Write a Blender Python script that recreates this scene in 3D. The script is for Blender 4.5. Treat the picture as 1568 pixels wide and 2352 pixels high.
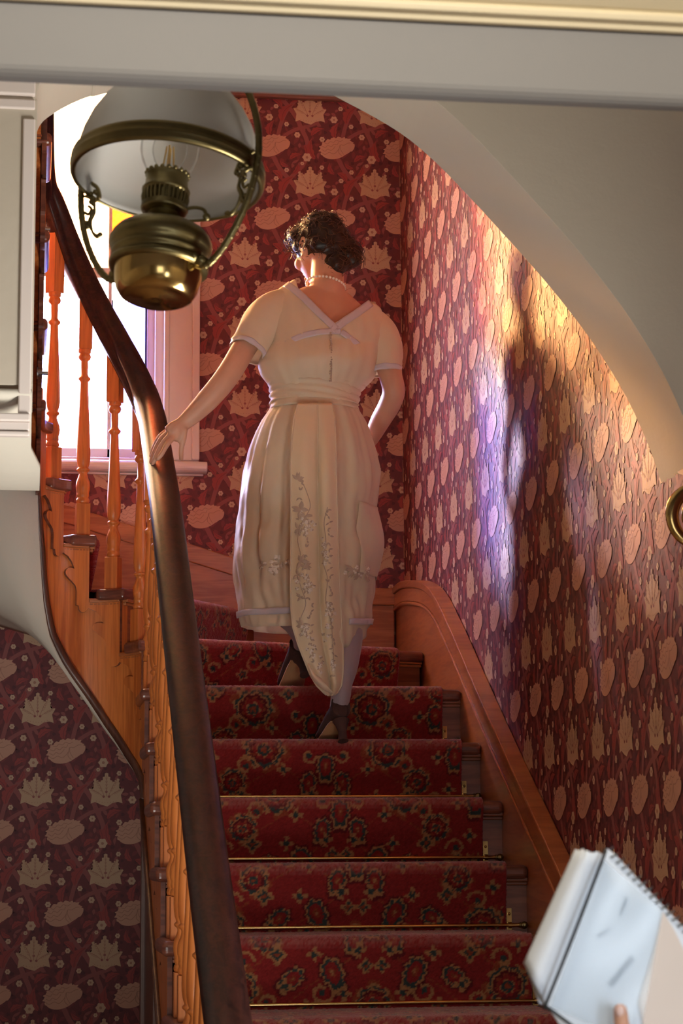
import bpy, bmesh, math, random
import numpy as np
from mathutils import Vector, Matrix, noise

random.seed(7)
for o in list(bpy.data.objects):
    bpy.data.objects.remove(o)
scn = bpy.context.scene
COL = scn.collection

# ------------------------------------------------------------------ camera
EYE = Vector((0, 0, 1.4568))
FPX, YAW, PIT, ROL = 4941.7, 0.1447, 0.1603, -0.0067
FW = Vector((math.sin(YAW)*math.cos(PIT), math.cos(YAW)*math.cos(PIT), math.sin(PIT)))
_r = Vector((math.cos(YAW), -math.sin(YAW), 0)); _u = _r.cross(FW)
RT = _r*math.cos(ROL) + _u*math.sin(ROL)
UP = _u*math.cos(ROL) - _r*math.sin(ROL)
cam = bpy.data.cameras.new('camera')
camo = bpy.data.objects.new('camera', cam); COL.objects.link(camo)
cam.sensor_fit = 'HORIZONTAL'; cam.sensor_width = 36; cam.lens = FPX/1568*36
m = Matrix((RT, UP, -FW)).transposed().to_4x4(); m.translation = EYE
camo.matrix_world = m
cam.clip_start = 0.05; cam.clip_end = 200
cam.dof.use_dof = True; cam.dof.focus_distance = 6.7; cam.dof.aperture_fstop = 20
scn.camera = camo

# ------------------------------------------------------------------ light
scn.view_settings.view_transform = 'Standard'
scn.view_settings.look = 'None'
scn.view_settings.exposure = 0.0
scn.view_settings.gamma = 1
scn.view_settings.use_curve_mapping = False
world = bpy.data.worlds.new('daylight'); scn.world = world; world.use_nodes = True
bg = world.node_tree.nodes['Background']
bg.inputs[0].default_value = (0.93, 0.97, 1.0, 1); bg.inputs[1].default_value = 28.0
SUN_DIR = Vector((0.318, -0.485, -0.20)).normalized()
sl = bpy.data.lights.new('sun', 'SUN'); sl.energy = 12; sl.angle = math.radians(6.0); sl.color = (1, .93, .84)
so = bpy.data.objects.new('sun', sl); COL.objects.link(so)
so.rotation_euler = SUN_DIR.to_track_quat('-Z', 'Y').to_euler(); so.location = (-3, 12, 7)
def area(name, loc, target, sx, sy, e, col):
    l = bpy.data.lights.new(name, 'AREA'); l.shape = 'RECTANGLE'; l.size = sx; l.size_y = sy; l.energy = e; l.color = col
    o = bpy.data.objects.new(name, l); COL.objects.link(o); o.location = loc
    o.rotation_euler = (Vector(target)-Vector(loc)).to_track_quat('-Z', 'Y').to_euler()
    return o
area('assumed_hall_fill', (0.5, -3.2, 1.9), (0.0, 4, 1.9), 1.6, 1.8, 23, (.93, .97, 1.0))  # added area fill behind the camera for assumed hall daylight; no window is modelled
wl = area('notebook_fill', (1.30, 0.4, 1.25), (.62, 2.0, 1.22), .5, .9, 2.6, (.84, .92, 1.0)); wl.data.spread = math.radians(60)  # added fill for the notebook; the wall has no window here
sd = area('hall_side_fill', (1.32, 3.15, 1.0), (-.5, 4.3, 2.8), 0.7, 0.9, 40, (1, .95, .86)); sd.data.spread = math.radians(105)  # added fill for jamb, soffit and string, with no opening behind it
dl = area('passage_fill', (-.55, 3.4, .8), (.08, 7.0, 2.42), .5, .5, 3.2, (1, .95, .88)); dl.data.spread = math.radians(52)  # added low fill for the under-stair wall, soffit and string
area('hall_beam_fill', (0.3, 0.95, 3.0), (0.3, 2.5, 2.5), 0.9, 0.4, 24, (1, .90, .74))  # added fill for beam and moulding; the header keeps it off the stairs

# ------------------------------------------------------------------ helpers
def P(px, py, Y):
    d = FW + RT*((px-784)/FPX) + UP*((1176-py)/FPX)
    return EYE + d*(Y/d.y)
def PX(px, py, X):
    d = FW + RT*((px-784)/FPX) + UP*((1176-py)/FPX)
    return EYE + d*(X/d.x)
def PZ(px, py, Z):
    d = FW + RT*((px-784)/FPX) + UP*((1176-py)/FPX)
    return EYE + d*((Z-EYE.z)/d.z)
def pix(p):
    v = Vector(p)-EYE; d = v.dot(FW)
    return 784+FPX*v.dot(RT)/d, 1176-FPX*v.dot(UP)/d
def lerp(a, b, t): return a+(b-a)*t
def interp(x, tab):
    xs = [t[0] for t in tab]
    if x <= xs[0]: return tab[0][1:]
    if x >= xs[-1]: return tab[-1][1:]
    for i in range(len(tab)-1):
        if x <= xs[i+1]:
            t = (x-xs[i])/(xs[i+1]-xs[i])
            return tuple(lerp(a, b, t) for a, b in zip(tab[i][1:], tab[i+1][1:]))
def smooth_path(pts, n):
    """Catmull-Rom through pts, n samples per span."""
    pts = [Vector(p) for p in pts]; out = []
    q = [pts[0]*2-pts[1]]+pts+[pts[-1]*2-pts[-2]]
    for i in range(1, len(q)-2):
        for k in range(n):
            t = k/n; a, b, c, d = q[i-1], q[i], q[i+1], q[i+2]
            out.append(0.5*((2*b)+(c-a)*t+(2*a-5*b+4*c-d)*t*t+(3*b-a-3*c+d)*t**3))
    out.append(pts[-1]); return out

class MB:
    def __init__(s): s.v = []; s.f = []; s.mi = []; s.sm = []
    def add(s, vs, fs, m=0, smooth=False):
        b = len(s.v); s.v += [tuple(p) for p in vs]
        for f in fs: s.f.append(tuple(b+i for i in f)); s.mi.append(m); s.sm.append(smooth)
        return s
    def box(s, lo, hi, m=0, mat=None):
        x0, y0, z0 = lo; x1, y1, z1 = hi
        vs = [(x0,y0,z0),(x1,y0,z0),(x1,y1,z0),(x0,y1,z0),(x0,y0,z1),(x1,y0,z1),(x1,y1,z1),(x0,y1,z1)]
        if mat is not None: vs = [mat @ Vector(p) for p in vs]
        return s.add(vs, [(3,2,1,0),(4,5,6,7),(0,1,5,4),(1,2,6,5),(2,3,7,6),(3,0,4,7)], m)
    def prism(s, poly, f0, f1, m=0):
        """poly: 2D points; f0/f1 map a 2D point to 3D on either side."""
        n = len(poly); vs = [f0(p) for p in poly]+[f1(p) for p in poly]
        fs = [tuple(range(n-1, -1, -1)), tuple(range(n, 2*n))]
        fs += [(i, (i+1) % n, n+(i+1) % n, n+i) for i in range(n)]
        return s.add(vs, fs, m)
    def ext(s, poly, z0, z1, m=0):
        return s.prism(poly, lambda p: (p[0], p[1], z0), lambda p: (p[0], p[1], z1), m)
    def loft(s, rings, m=0, smooth=True, closed=True, cap=True):
        n = len(rings[0]); vs = [p for r in rings for p in r]; fs = []
        for i in range(len(rings)-1):
            for k in range(n if closed else n-1):
                a = i*n+k; b = i*n+(k+1) % n
                fs.append((a, b, b+n, a+n))
        s.add(vs, fs, m, smooth)
        if cap and closed:
            s.add(rings[0], [tuple(range(n-1, -1, -1))], m); s.add(rings[-1], [tuple(range(n))], m)
        return s
    def lathe(s, prof, seg=24, mat=None, m=0, smooth=True, cap=True):
        rings = []
        for r, z in prof:
            ring = [Vector((r*math.cos(2*math.pi*k/seg), r*math.sin(2*math.pi*k/seg), z)) for k in range(seg)]
            if mat is not None: ring = [mat @ p for p in ring]
            rings.append(ring)
        return s.loft(rings, m, smooth, True, cap)
    def tube(s, path, rad, seg=10, m=0, cap=True, flat=1.0):
        path = [Vector(p) for p in path]; rings = []; up = None
        for i, p in enumerate(path):
            t = (path[min(i+1, len(path)-1)]-path[max(i-1, 0)])
            if t.length < 1e-9: t = Vector((0, 0, 1))
            t.normalize()
            if up is None:
                up = Vector((0, 0, 1)) if abs(t.z) < .9 else Vector((0, 1, 0))
            a = t.cross(up)
            if a.length < 1e-6: a = t.orthogonal()
            a.normalize(); b = a.cross(t).normalized(); up = b
            r = rad[i] if isinstance(rad, (list, tuple)) else rad
            rings.append([p+a*(r*math.cos(2*math.pi*k/seg))+b*(r*flat*math.sin(2*math.pi*k/seg)) for k in range(seg)])
        return s.loft(rings, m, True, True, cap)
    def ball(s, c, r, seg=14, rg=8, m=0, mat=None):
        rx, ry, rz = (r, r, r) if not isinstance(r, (tuple, list)) else r
        rings = []
        for i in range(rg+1):
            a = math.pi*i/rg; sa = max(math.sin(a), 1e-3)
            ring = [Vector((rx*sa*math.cos(2*math.pi*k/seg), ry*sa*math.sin(2*math.pi*k/seg), -rz*math.cos(a))) for k in range(seg)]
            if mat is not None: ring = [mat @ p for p in ring]
            rings.append([Vector(c)+p for p in ring])
        return s.loft(rings, m, True, True, True)
    def sweep(s, path, prof, m=0, smooth=False, ups=None, cap=True):
        """prof: (side, up) points swept along path; the side stays level."""
        path = [Vector(p) for p in path]; rings = []
        for i, p in enumerate(path):
            t = (path[min(i+1, len(path)-1)]-path[max(i-1, 0)]).normalized()
            sd = t.cross(Vector((0, 0, 1)))
            sd.normalize(); n = sd.cross(t)
            rings.append([p+sd*a+n*b for a, b in prof])
        return s.loft(rings, m, smooth, True, cap)
    def grid(s, rows, m=0, smooth=True): return s.loft(rows, m, smooth, False, False)
    def build(s, name, mats, parent=None, bevel=0, seg=2, subd=0, solid=0, wn=False):
        me = bpy.data.meshes.new(name)
        me.from_pydata([tuple(p) for p in s.v], [], s.f)
        if not isinstance(mats, (list, tuple)): mats = [mats]
        for mt in mats: me.materials.append(mt)
        me.polygons.foreach_set('material_index', s.mi)
        me.polygons.foreach_set('use_smooth', s.sm)
        me.update()
        o = bpy.data.objects.new(name, me); COL.objects.link(o)
        if solid:
            md = o.modifiers.new('t', 'SOLIDIFY'); md.thickness = solid; md.offset = 0
        if bevel:
            md = o.modifiers.new('b', 'BEVEL'); md.width = bevel; md.segments = seg; md.limit_method = 'ANGLE'; md.angle_limit = math.radians(40)
        if subd:
            md = o.modifiers.new('s', 'SUBSURF'); md.levels = subd; md.render_levels = subd
        if parent is not None: adopt(o, parent)
        return o
def adopt(o, parent):
    o.parent = parent
    mw = Matrix.Translation(parent.location) if parent.type == 'EMPTY' else Matrix()
    if parent.type != 'EMPTY' and parent.parent is not None: mw = Matrix()
    o.matrix_parent_inverse = mw.inverted()
def tag(o, label, cat, group=None, kind=None):
    if label: o['label'] = label
    if cat: o['category'] = cat
    if group: o['group'] = group
    if kind: o['kind'] = kind
    return o
def struct(o): o['kind'] = 'structure'; return o
def thing(name, label, cat, loc, group=None):
    o = bpy.data.objects.new(name, None); COL.objects.link(o); o.location = loc; o.empty_display_size = .1
    return tag(o, label, cat, group)
def remeshed(mb, name, mats, parent, voxel, smooth=3, subd=0):
    """fuse overlapping closed shapes into one continuous surface"""
    o = mb.build('tmp', mats)
    md = o.modifiers.new('r', 'REMESH'); md.mode = 'VOXEL'; md.voxel_size = voxel; md.use_smooth_shade = True
    md2 = o.modifiers.new('s', 'SMOOTH'); md2.factor = .5; md2.iterations = smooth
    dg = bpy.context.evaluated_depsgraph_get(); dg.update()
    me = bpy.data.meshes.new_from_object(o.evaluated_get(dg)); me.name = name
    if not me.materials:
        for mt in (mats if isinstance(mats, (list, tuple)) else [mats]): me.materials.append(mt)
    me.polygons.foreach_set('use_smooth', [True]*len(me.polygons))
    bpy.data.objects.remove(o)
    n = bpy.data.objects.new(name, me); COL.objects.link(n)
    if parent is not None: adopt(n, parent)
    return n

# ------------------------------------------------------------------ materials
def newmat(name):
    m = bpy.data.materials.new(name); m.use_nodes = True
    nt = m.node_tree; return m, nt, nt.nodes['Principled BSDF']
def setp(p, **k):
    names = {'col': 'Base Color', 'rough': 'Roughness', 'metal': 'Metallic', 'spec': 'Specular IOR Level', 'sheen': 'Sheen Weight',
             'trans': 'Transmission Weight', 'coat': 'Coat Weight', 'sss': 'Subsurface Weight', 'ior': 'IOR'}
    for a, b in k.items():
        v = b
        if a == 'col': v = (*b, 1)
        p.inputs[names[a]].default_value = v
def plain(name, col, rough=.6, var=.08, scale=6, bump=.0, bscale=80, **k):
    m, nt, p = newmat(name); setp(p, col=col, rough=rough, **k)
    tc = nt.nodes.new('ShaderNodeTexCoord')
    nz = nt.nodes.new('ShaderNodeTexNoise'); nz.inputs['Scale'].default_value = scale; nz.inputs['Detail'].default_value = 5
    nt.links.new(tc.outputs['Object'], nz.inputs['Vector'])
    mp = nt.nodes.new('ShaderNodeMapRange'); mp.inputs[3].default_value = 1-var; mp.inputs[4].default_value = 1+var
    nt.links.new(nz.outputs[0], mp.inputs[0])
    mx = nt.nodes.new('ShaderNodeMix'); mx.data_type = 'RGBA'; mx.blend_type = 'MULTIPLY'; mx.inputs[0].default_value = 1
    mx.inputs[6].default_value = (*col, 1)
    nt.links.new(mp.outputs[0], mx.inputs[7]); nt.links.new(mx.outputs[2], p.inputs['Base Color'])
    if bump:
        n2 = nt.nodes.new('ShaderNodeTexNoise'); n2.inputs['Scale'].default_value = bscale; n2.inputs['Detail'].default_value = 4
        nt.links.new(tc.outputs['Object'], n2.inputs['Vector'])
        b = nt.nodes.new('ShaderNodeBump'); b.inputs['Strength'].default_value = bump; b.inputs['Distance'].default_value = .004
        nt.links.new(n2.outputs[0], b.inputs['Height']); nt.links.new(b.outputs[0], p.inputs['Normal'])
    return m
def wood(name, c1, c2, rough=.35, sc=(14, 14, 1.2), bump=.05, coat=.2, dist=3.0):
    m, nt, p = newmat(name); setp(p, rough=rough, coat=coat); p.inputs['Coat Roughness'].default_value = .25
    tc = nt.nodes.new('ShaderNodeTexCoord'); mp = nt.nodes.new('ShaderNodeMapping'); mp.inputs['Scale'].default_value = sc
    nt.links.new(tc.outputs['Object'], mp.inputs[0])
    nz = nt.nodes.new('ShaderNodeTexNoise'); nz.inputs['Scale'].default_value = 1.6; nz.inputs['Detail'].default_value = 3; nz.inputs['Distortion'].default_value = .6
    nt.links.new(mp.outputs[0], nz.inputs['Vector'])
    wv = nt.nodes.new('ShaderNodeMath'); wv.operation = 'MULTIPLY'; wv.inputs[1].default_value = dist*6
    nt.links.new(nz.outputs[0], wv.inputs[0])
    fr = nt.nodes.new('ShaderNodeMath'); fr.operation = 'SINE'; nt.links.new(wv.outputs[0], fr.inputs[0])
    n2 = nt.nodes.new('ShaderNodeTexNoise'); n2.inputs['Scale'].default_value = 9; n2.inputs['Detail'].default_value = 5
    nt.links.new(mp.outputs[0], n2.inputs['Vector'])
    ad = nt.nodes.new('ShaderNodeMath'); ad.operation = 'MULTIPLY_ADD'; ad.inputs[1].default_value = .22; 
    nt.links.new(fr.outputs[0], ad.inputs[0]); nt.links.new(n2.outputs[0], ad.inputs[2])
    cr = nt.nodes.new('ShaderNodeValToRGB'); cr.color_ramp.elements[0].position = .25; cr.color_ramp.elements[1].position = .75
    cr.color_ramp.elements[0].color = (*c2, 1); cr.color_ramp.elements[1].color = (*c1, 1)
    nt.links.new(ad.outputs[0], cr.inputs[0]); nt.links.new(cr.outputs[0], p.inputs['Base Color'])
    b = nt.nodes.new('ShaderNodeBump'); b.inputs['Strength'].default_value = bump; b.inputs['Distance'].default_value = .003
    nt.links.new(ad.outputs[0], b.inputs['Height']); nt.links.new(b.outputs[0], p.inputs['Normal'])
    return m
def glassy(name, tint, diffuse=0.0, gloss=.06, bump=0):
    """thin glass pane: tinted see-through, a little scattering, a little reflection"""
    m = bpy.data.materials.new(name); m.use_nodes = True; nt = m.node_tree
    for n in list(nt.nodes): nt.nodes.remove(n)
    out = nt.nodes.new('ShaderNodeOutputMaterial'); tr = nt.nodes.new('ShaderNodeBsdfTransparent'); tr.inputs[0].default_value = (*tint, 1)
    gl = nt.nodes.new('ShaderNodeBsdfGlossy'); gl.inputs['Roughness'].default_value = .03
    last = tr.outputs[0]
    if diffuse:
        tl = nt.nodes.new('ShaderNodeBsdfTranslucent'); tl.inputs[0].default_value = (*tint, 1)
        mx = nt.nodes.new('ShaderNodeMixShader'); mx.inputs[0].default_value = diffuse
        nt.links.new(last, mx.inputs[1]); nt.links.new(tl.outputs[0], mx.inputs[2]); last = mx.outputs[0]
    m2 = nt.nodes.new('ShaderNodeMixShader'); m2.inputs[0].default_value = gloss
    nt.links.new(last, m2.inputs[1]); nt.links.new(gl.outputs[0], m2.inputs[2])
    if bump:
        tc = nt.nodes.new('ShaderNodeTexCoord'); nz = nt.nodes.new('ShaderNodeTexNoise'); nz.inputs['Scale'].default_value = 90
        nt.links.new(tc.outputs['Object'], nz.inputs['Vector'])
        mp = nt.nodes.new('ShaderNodeValToRGB'); mp.color_ramp.elements[0].position = .35; mp.color_ramp.elements[1].position = .65
        mp.color_ramp.elements[0].color = (*[c*.75 for c in tint], 1); mp.color_ramp.elements[1].color = (*[min(1, c*1.1) for c in tint], 1)
        nt.links.new(nz.outputs[0], mp.inputs[0]); nt.links.new(mp.outputs[0], tr.inputs[0])
    nt.links.new(m2.outputs[0], out.inputs[0]); return m
def cloth(name, col, transl=.25, rough=.55, sheen=.3, col2=None):
    m, nt, p = newmat(name); setp(p, col=col, rough=rough, sheen=sheen)
    out = nt.nodes['Material Output']
    tl = nt.nodes.new('ShaderNodeBsdfTranslucent'); tl.inputs[0].default_value = (*col, 1)
    mx = nt.nodes.new('ShaderNodeMixShader'); mx.inputs[0].default_value = transl
    nt.links.new(p.outputs[0], mx.inputs[1]); nt.links.new(tl.outputs[0], mx.inputs[2]); nt.links.new(mx.outputs[0], out.inputs[0])
    tc = nt.nodes.new('ShaderNodeTexCoord'); nz = nt.nodes.new('ShaderNodeTexNoise'); nz.inputs['Scale'].default_value = 14; nz.inputs['Detail'].default_value = 6
    nt.links.new(tc.outputs['Object'], nz.inputs['Vector'])
    b = nt.nodes.new('ShaderNodeBump'); b.inputs['Strength'].default_value = .25; b.inputs['Distance'].default_value = .01
    nt.links.new(nz.outputs[0], b.inputs['Height']); nt.links.new(b.outputs[0], p.inputs['Normal'])
    return m
def emit(name, col, e):
    m = bpy.data.materials.new(name); m.use_nodes = True; nt = m.node_tree
    p = nt.nodes['Principled BSDF']; p.inputs['Base Color'].default_value = (*col, 1)
    p.inputs['Emission Color'].default_value = (*col, 1); p.inputs['Emission Strength'].default_value = e
    return m

M_plaster = plain('cream_plaster', (.58, .52, .43), .85, .05, 3, .25, 40)
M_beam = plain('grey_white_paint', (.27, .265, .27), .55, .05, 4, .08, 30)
M_cream = plain('cream_gloss_paint', (.90, .80, .58), .4, .06, 5)
M_white = plain('white_gloss_paint', (.80, .76, .72), .35, .03, 5, .04, 25)
M_frame = plain('pinkish_white_paint', (.78, .70, .66), .35, .03, 5, .03, 25)
M_pine = wood('varnished_pine', (.64, .205, .048), (.44, .118, .027), .32, (16, 16, 1.0))
M_pine_h = wood('varnished_pine_boards', (.46, .165, .058), (.34, .105, .036), .34, (1.5, 1.5, 16))
M_riser = wood('red_stained_risers', (.30, .095, .042), (.20, .058, .026), .36, (1.5, 1.5, 16))
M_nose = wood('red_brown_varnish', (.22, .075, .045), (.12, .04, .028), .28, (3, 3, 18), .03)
M_dark = wood('dark_stained_panel', (.13, .055, .035), (.08, .032, .022), .4, (14, 14, 1.2))
M_rail = wood('mahogany_handrail', (.040, .014, .012), (.018, .008, .008), .36, (22, 2, 22), .08, .08)
M_brass = plain('aged_brass', (.25, .20, .09), .36, .35, 30, .06, 90, metal=1.0)
M_bright = plain('polished_brass', (.64, .43, .16), .16, .12, 30, metal=1.0)
M_rail.node_tree.nodes['Principled BSDF'].inputs['Specular IOR Level'].default_value = .2
M_steel = plain('grey_steel', (.32, .33, .34), .35, .1, 30, metal=1.0)
M_floor = wood('hall_floorboards', (.48, .33, .22), (.38, .25, .16), .4, (10, 1, 10))
M_brick = plain('upper_wall_paint', (.34, .16, .13), .8, .04, 4)
M_rodred = plain('brown_picture_rail', (.20, .085, .06), .45, .1, 6)
# ------------------------------------------------------------------ layout constants
H, G, Y0 = 0.18, 0.28903, 3.42            # riser, going, position of nosing 0
def ny(n): return Y0+n*G
XW, YB = 1.375, 7.824                      # right wall, window wall
XS, XL = 0.365, 0.010                      # well faces: straight flight / returning flight
WC, WR = Vector((0.19, 6.90)), 0.18        # centre and radius of the stair well
XOUT = -1.62
YA0, YA1 = 4.26, 4.53                      # arch wall, hall side / stair side
ZCEIL = 5.3

# ------------------------------------------------------------------ wallpaper (flat printed shapes inside the wall mesh)
WC_COL = [(.155, .032, .040), (.215, .042, .050), (.30, .085, .085), (.34, .055, .055), (.60, .33, .24), (.58, .39, .26), (.40, .20, .145), (.60, .42, .30), (.10, .022, .032)]
M_WP = [plain('wallpaper_'+n, c, .62, .07, 5) for n, c in zip(('ground', 'leaflet', 'vine', 'red_leaf', 'peony', 'palm_leaf', 'line', 'rosette', 'shade'), WC_COL)]
CW, CH = 0.2490, 0.2870
def wp_cell():
    """one repeat: list of (layer, material, outline points)"""
    R = random.Random(11); out = []
    def blob(cx, cy, r, n, amp, ph=0, sx=1, sy=1, rot=0, seg=40):
        pts = []
        for k in range(seg):
            a = 2*math.pi*k/seg; rr = r*(1+amp*math.cos(n*a+ph))
            x, y = rr*math.cos(a)*sx, rr*math.sin(a)*sy
            pts.append((cx+x*math.cos(rot)-y*math.sin(rot), cy+x*math.sin(rot)+y*math.cos(rot)))
        return pts
    def leaf(cx, cy, l, w, rot, bend=0.0, n=7):
        up, dn = [], []
        for k in range(n+1):
            t = k/n; h = w*math.sin(math.pi*t**.8); x = (t-.5)*l; y = bend*math.sin(math.pi*t)
            up.append((x, y+h)); dn.append((x, y-h))
        pts = up+dn[-2:0:-1]
        return [(cx+x*math.cos(rot)-y*math.sin(rot), cy+x*math.sin(rot)+y*math.cos(rot)) for x, y in pts]
    def band(pts, w, layer, m):
        sp = smooth_path([(a, b, 0) for a, b in pts], 6)
        for i in range(len(sp)-1):
            a, b = sp[i], sp[i+1]
            ta = (sp[min(i+1, len(sp)-1)]-sp[max(i-1, 0)]).normalized(); tb = (sp[min(i+2, len(sp)-1)]-sp[i]).normalized()
            na, nb = Vector((-ta.y, ta.x))*w/2, Vector((-tb.y, tb.x))*w/2
            out.append((layer, m, [(a.x-na.x, a.y-na.y), (b.x-nb.x, b.y-nb.y), (b.x+nb.x, b.y+nb.y), (a.x+na.x, a.y+na.y)]))
    # ground foliage
    pts = []
    for t in range(400):
        x, y = R.uniform(-.19, .06), R.uniform(-.145, .143)
        if all((x-a)**2+(y-b)**2 > .017**2 for a, b in pts):
            pts.append((x, y))
            if R.random() < .72: out.append((1, 1 if R.random() < .75 else 2, leaf(x, y, R.uniform(.018, .034), R.uniform(.004, .0075), R.uniform(0, 6.28), R.uniform(-.004, .004))))
            else: out.append((1, 8, blob(x, y, R.uniform(.005, .008), 3, .15, 0, seg=10)))
    # stems
    band([(-.142, .10), (-.118, .055), (-.082, .012), (-.052, -.03), (-.033, -.072), (-.012, -.12), (-.010, -.165), (-.012, -.188)], .017, 2, 2)
    band([(-.012, .10), (-.032, .062), (-.075, .016), (-.102, -.03), (-.120, -.09), (-.128, -.135)], .015, 2, 2)
    band([(.035, -.045), (-.005, -.062), (-.055, -.078), (-.092, -.10), (-.108, -.12)], .014, 2, 2)
    # red acanthus leaves
    for cx, cy, rot, s in ((-.088, -.012, 1.0, 1), (-.125, .02, -.9, .7), (.012, .135, 1.7, 1.0), (-.02, .125, -1.5, .6), (-.055, .10, .4, .6), (-.145, -.075, 1.3, .8), (-.06, .05, -2.2, .6), (.03, -.085, .5, .7), (-.165, .06, 1.9, .6), (-.10, .075, 2.5, .5)):
        lob = []
        for k in range(41):
            t = k/40; w = .016*s*math.sin(math.pi*t**.7)*(1+.35*abs(math.sin(4*math.pi*t)))
            lob.append((t, w))
        top = [((t-.5)*.085*s, .012*s*math.sin(math.pi*t)+w) for t, w in lob]; bot = [((t-.5)*.085*s, .012*s*math.sin(math.pi*t)-w*.6) for t, w in lob]
        pl = top+bot[-2:0:-1]
        out.append((3, 3, [(cx+x*math.cos(rot)-y*math.sin(rot), cy+x*math.sin(rot)+y*math.cos(rot)) for x, y in pl]))
        ln = [(((k/8)-.5)*.075*s, .012*s*math.sin(math.pi*k/8)) for k in range(9)]
        band([(cx+x*math.cos(rot)-y*math.sin(rot), cy+x*math.sin(rot)+y*math.cos(rot)) for x, y in ln], .0022, 4, 1)
    # rosettes
    for x, y, r in ((-.012, .10, .0165), (-.049, -.099, .011), (-.09, .047, .009), (-.13, .012, .009), (-.156, -.033, .0135), (-.09, -.058, .009), (.047, -.113, .010), (.045, .062, .0085), (-.03, .075, .007)):
        out.append((4, 7, blob(x, y, r, 6, .10, 0, seg=30))); out.append((5, 6, blob(x, y, r*.32, 5, .1, seg=10)))
    # peony
    cx, cy = -.150, .143
    pl = []
    for k in range(120):
        a = 2*math.pi*k/120; x, y = .064*math.cos(a), .040*math.sin(a)
        if a < math.pi*1.12:                                    # ragged upper edge
            rr = 1+.055*math.sin(17*a)+.03*math.sin(31*a)
        else: rr = 1+.10*abs(math.sin((a-math.pi*1.12)*1.9))
        if math.cos(a) > .75: rr *= 1.07
        x, y = x*rr, y*rr; rot = .28
        pl.append((cx+x*math.cos(rot)-y*math.sin(rot), cy+x*math.sin(rot)+y*math.cos(rot)))
    out.append((5, 4, pl))
    def L(pts, w=.0019): band([(cx+a*math.cos(.28)-b*math.sin(.28), cy+a*math.sin(.28)+b*math.cos(.28)) for a, b in pts], w, 6, 6)
    L([(-.06, -.004), (-.048, -.016), (-.03, -.012), (-.016, -.022), (0, -.016), (.012, -.006), (.02, .006), (.034, .002), (.05, .006), (.062, .004)])
    L([(.012, -.006), (.006, -.022), (.014, -.038)]); L([(.02, .006), (.016, -.01), (.022, -.034)])
    L([(-.055, .006), (-.044, -.004), (-.032, .002), (-.022, -.006), (-.01, -.002), (0, .006)])
    L([(-.05, .018), (-.038, .010), (-.028, .016), (-.016, .008), (-.004, .014), (.008, .010), (.016, .018)])
    L([(-.036, .028), (-.026, .022), (-.014, .028), (-.002, .022), (.010, .028), (.022, .020), (.036, .022)])
    # five-lobed palm leaf
    pl = []
    tips = [(-.064, .006), (-.043, .043), (.0, .064), (.043, .043), (.064, .006)]
    val = [(-.047, .008), (-.021, .027), (.021, .027), (.047, .008)]
    base = [(.058, -.045), (.042, -.040), (.022, -.044), (.004, -.056), (-.018, -.050), (-.040, -.040), (-.056, -.046)]
    seq = [tips[0]]
    for i in range(4):
        a, v, b = tips[i], val[i], tips[i+1]
        for k in range(1, 6):
            t = k/6; jx = .0035*math.sin(k*math.pi)*0+(.003 if k % 2 else -.001)
            seq.append((lerp(a[0], v[0], t)+jx*(1 if i < 2 else 1), lerp(a[1], v[1], t)+jx))
        seq.append(v)
        for k in range(1, 6):
            t = k/6; jx = (.003 if k % 2 else -.001)
            seq.append((lerp(v[0], b[0], t)-jx, lerp(v[1], b[1], t)+jx))
        seq.append(b)
    seq += [(.052, -.015)]+base+[(-.052, -.015)]
    out.append((5, 5, seq))
    for (x, y) in tips:
        band([(x*.18, -.02), (x*.5, lerp(-.02, y, .55)), (x*.86, y*.86+.0)], .0017, 6, 6)
        dx, dy = x*.6, y+.02; l = math.hypot(dx, dy)
        for k in range(2, 6):
            t = k/6.5; bx, by = lerp(x*.18, x*.9, t), lerp(-.02, y*.88, t)
            for s in (-1, 1):
                ex, ey = bx+(-dy/l*s*.5+dx/l)*.008, by+(dx/l*s*.5+dy/l)*.008
                band([(bx, by), (ex, ey)], .0012, 6, 6)
    for x, y in ((0, -.004), (-.0095, -.021), (.0095, -.021)): out.append((6, 2, blob(x, y, .0045, 4, .1, seg=10)))
    for k in range(8): out.append((6, 6, blob(-.035+k*.01, -.037-.006*math.sin(k/7*math.pi), .0014, 3, 0, seg=6)))
    return out
WPC = wp_cell()
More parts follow.
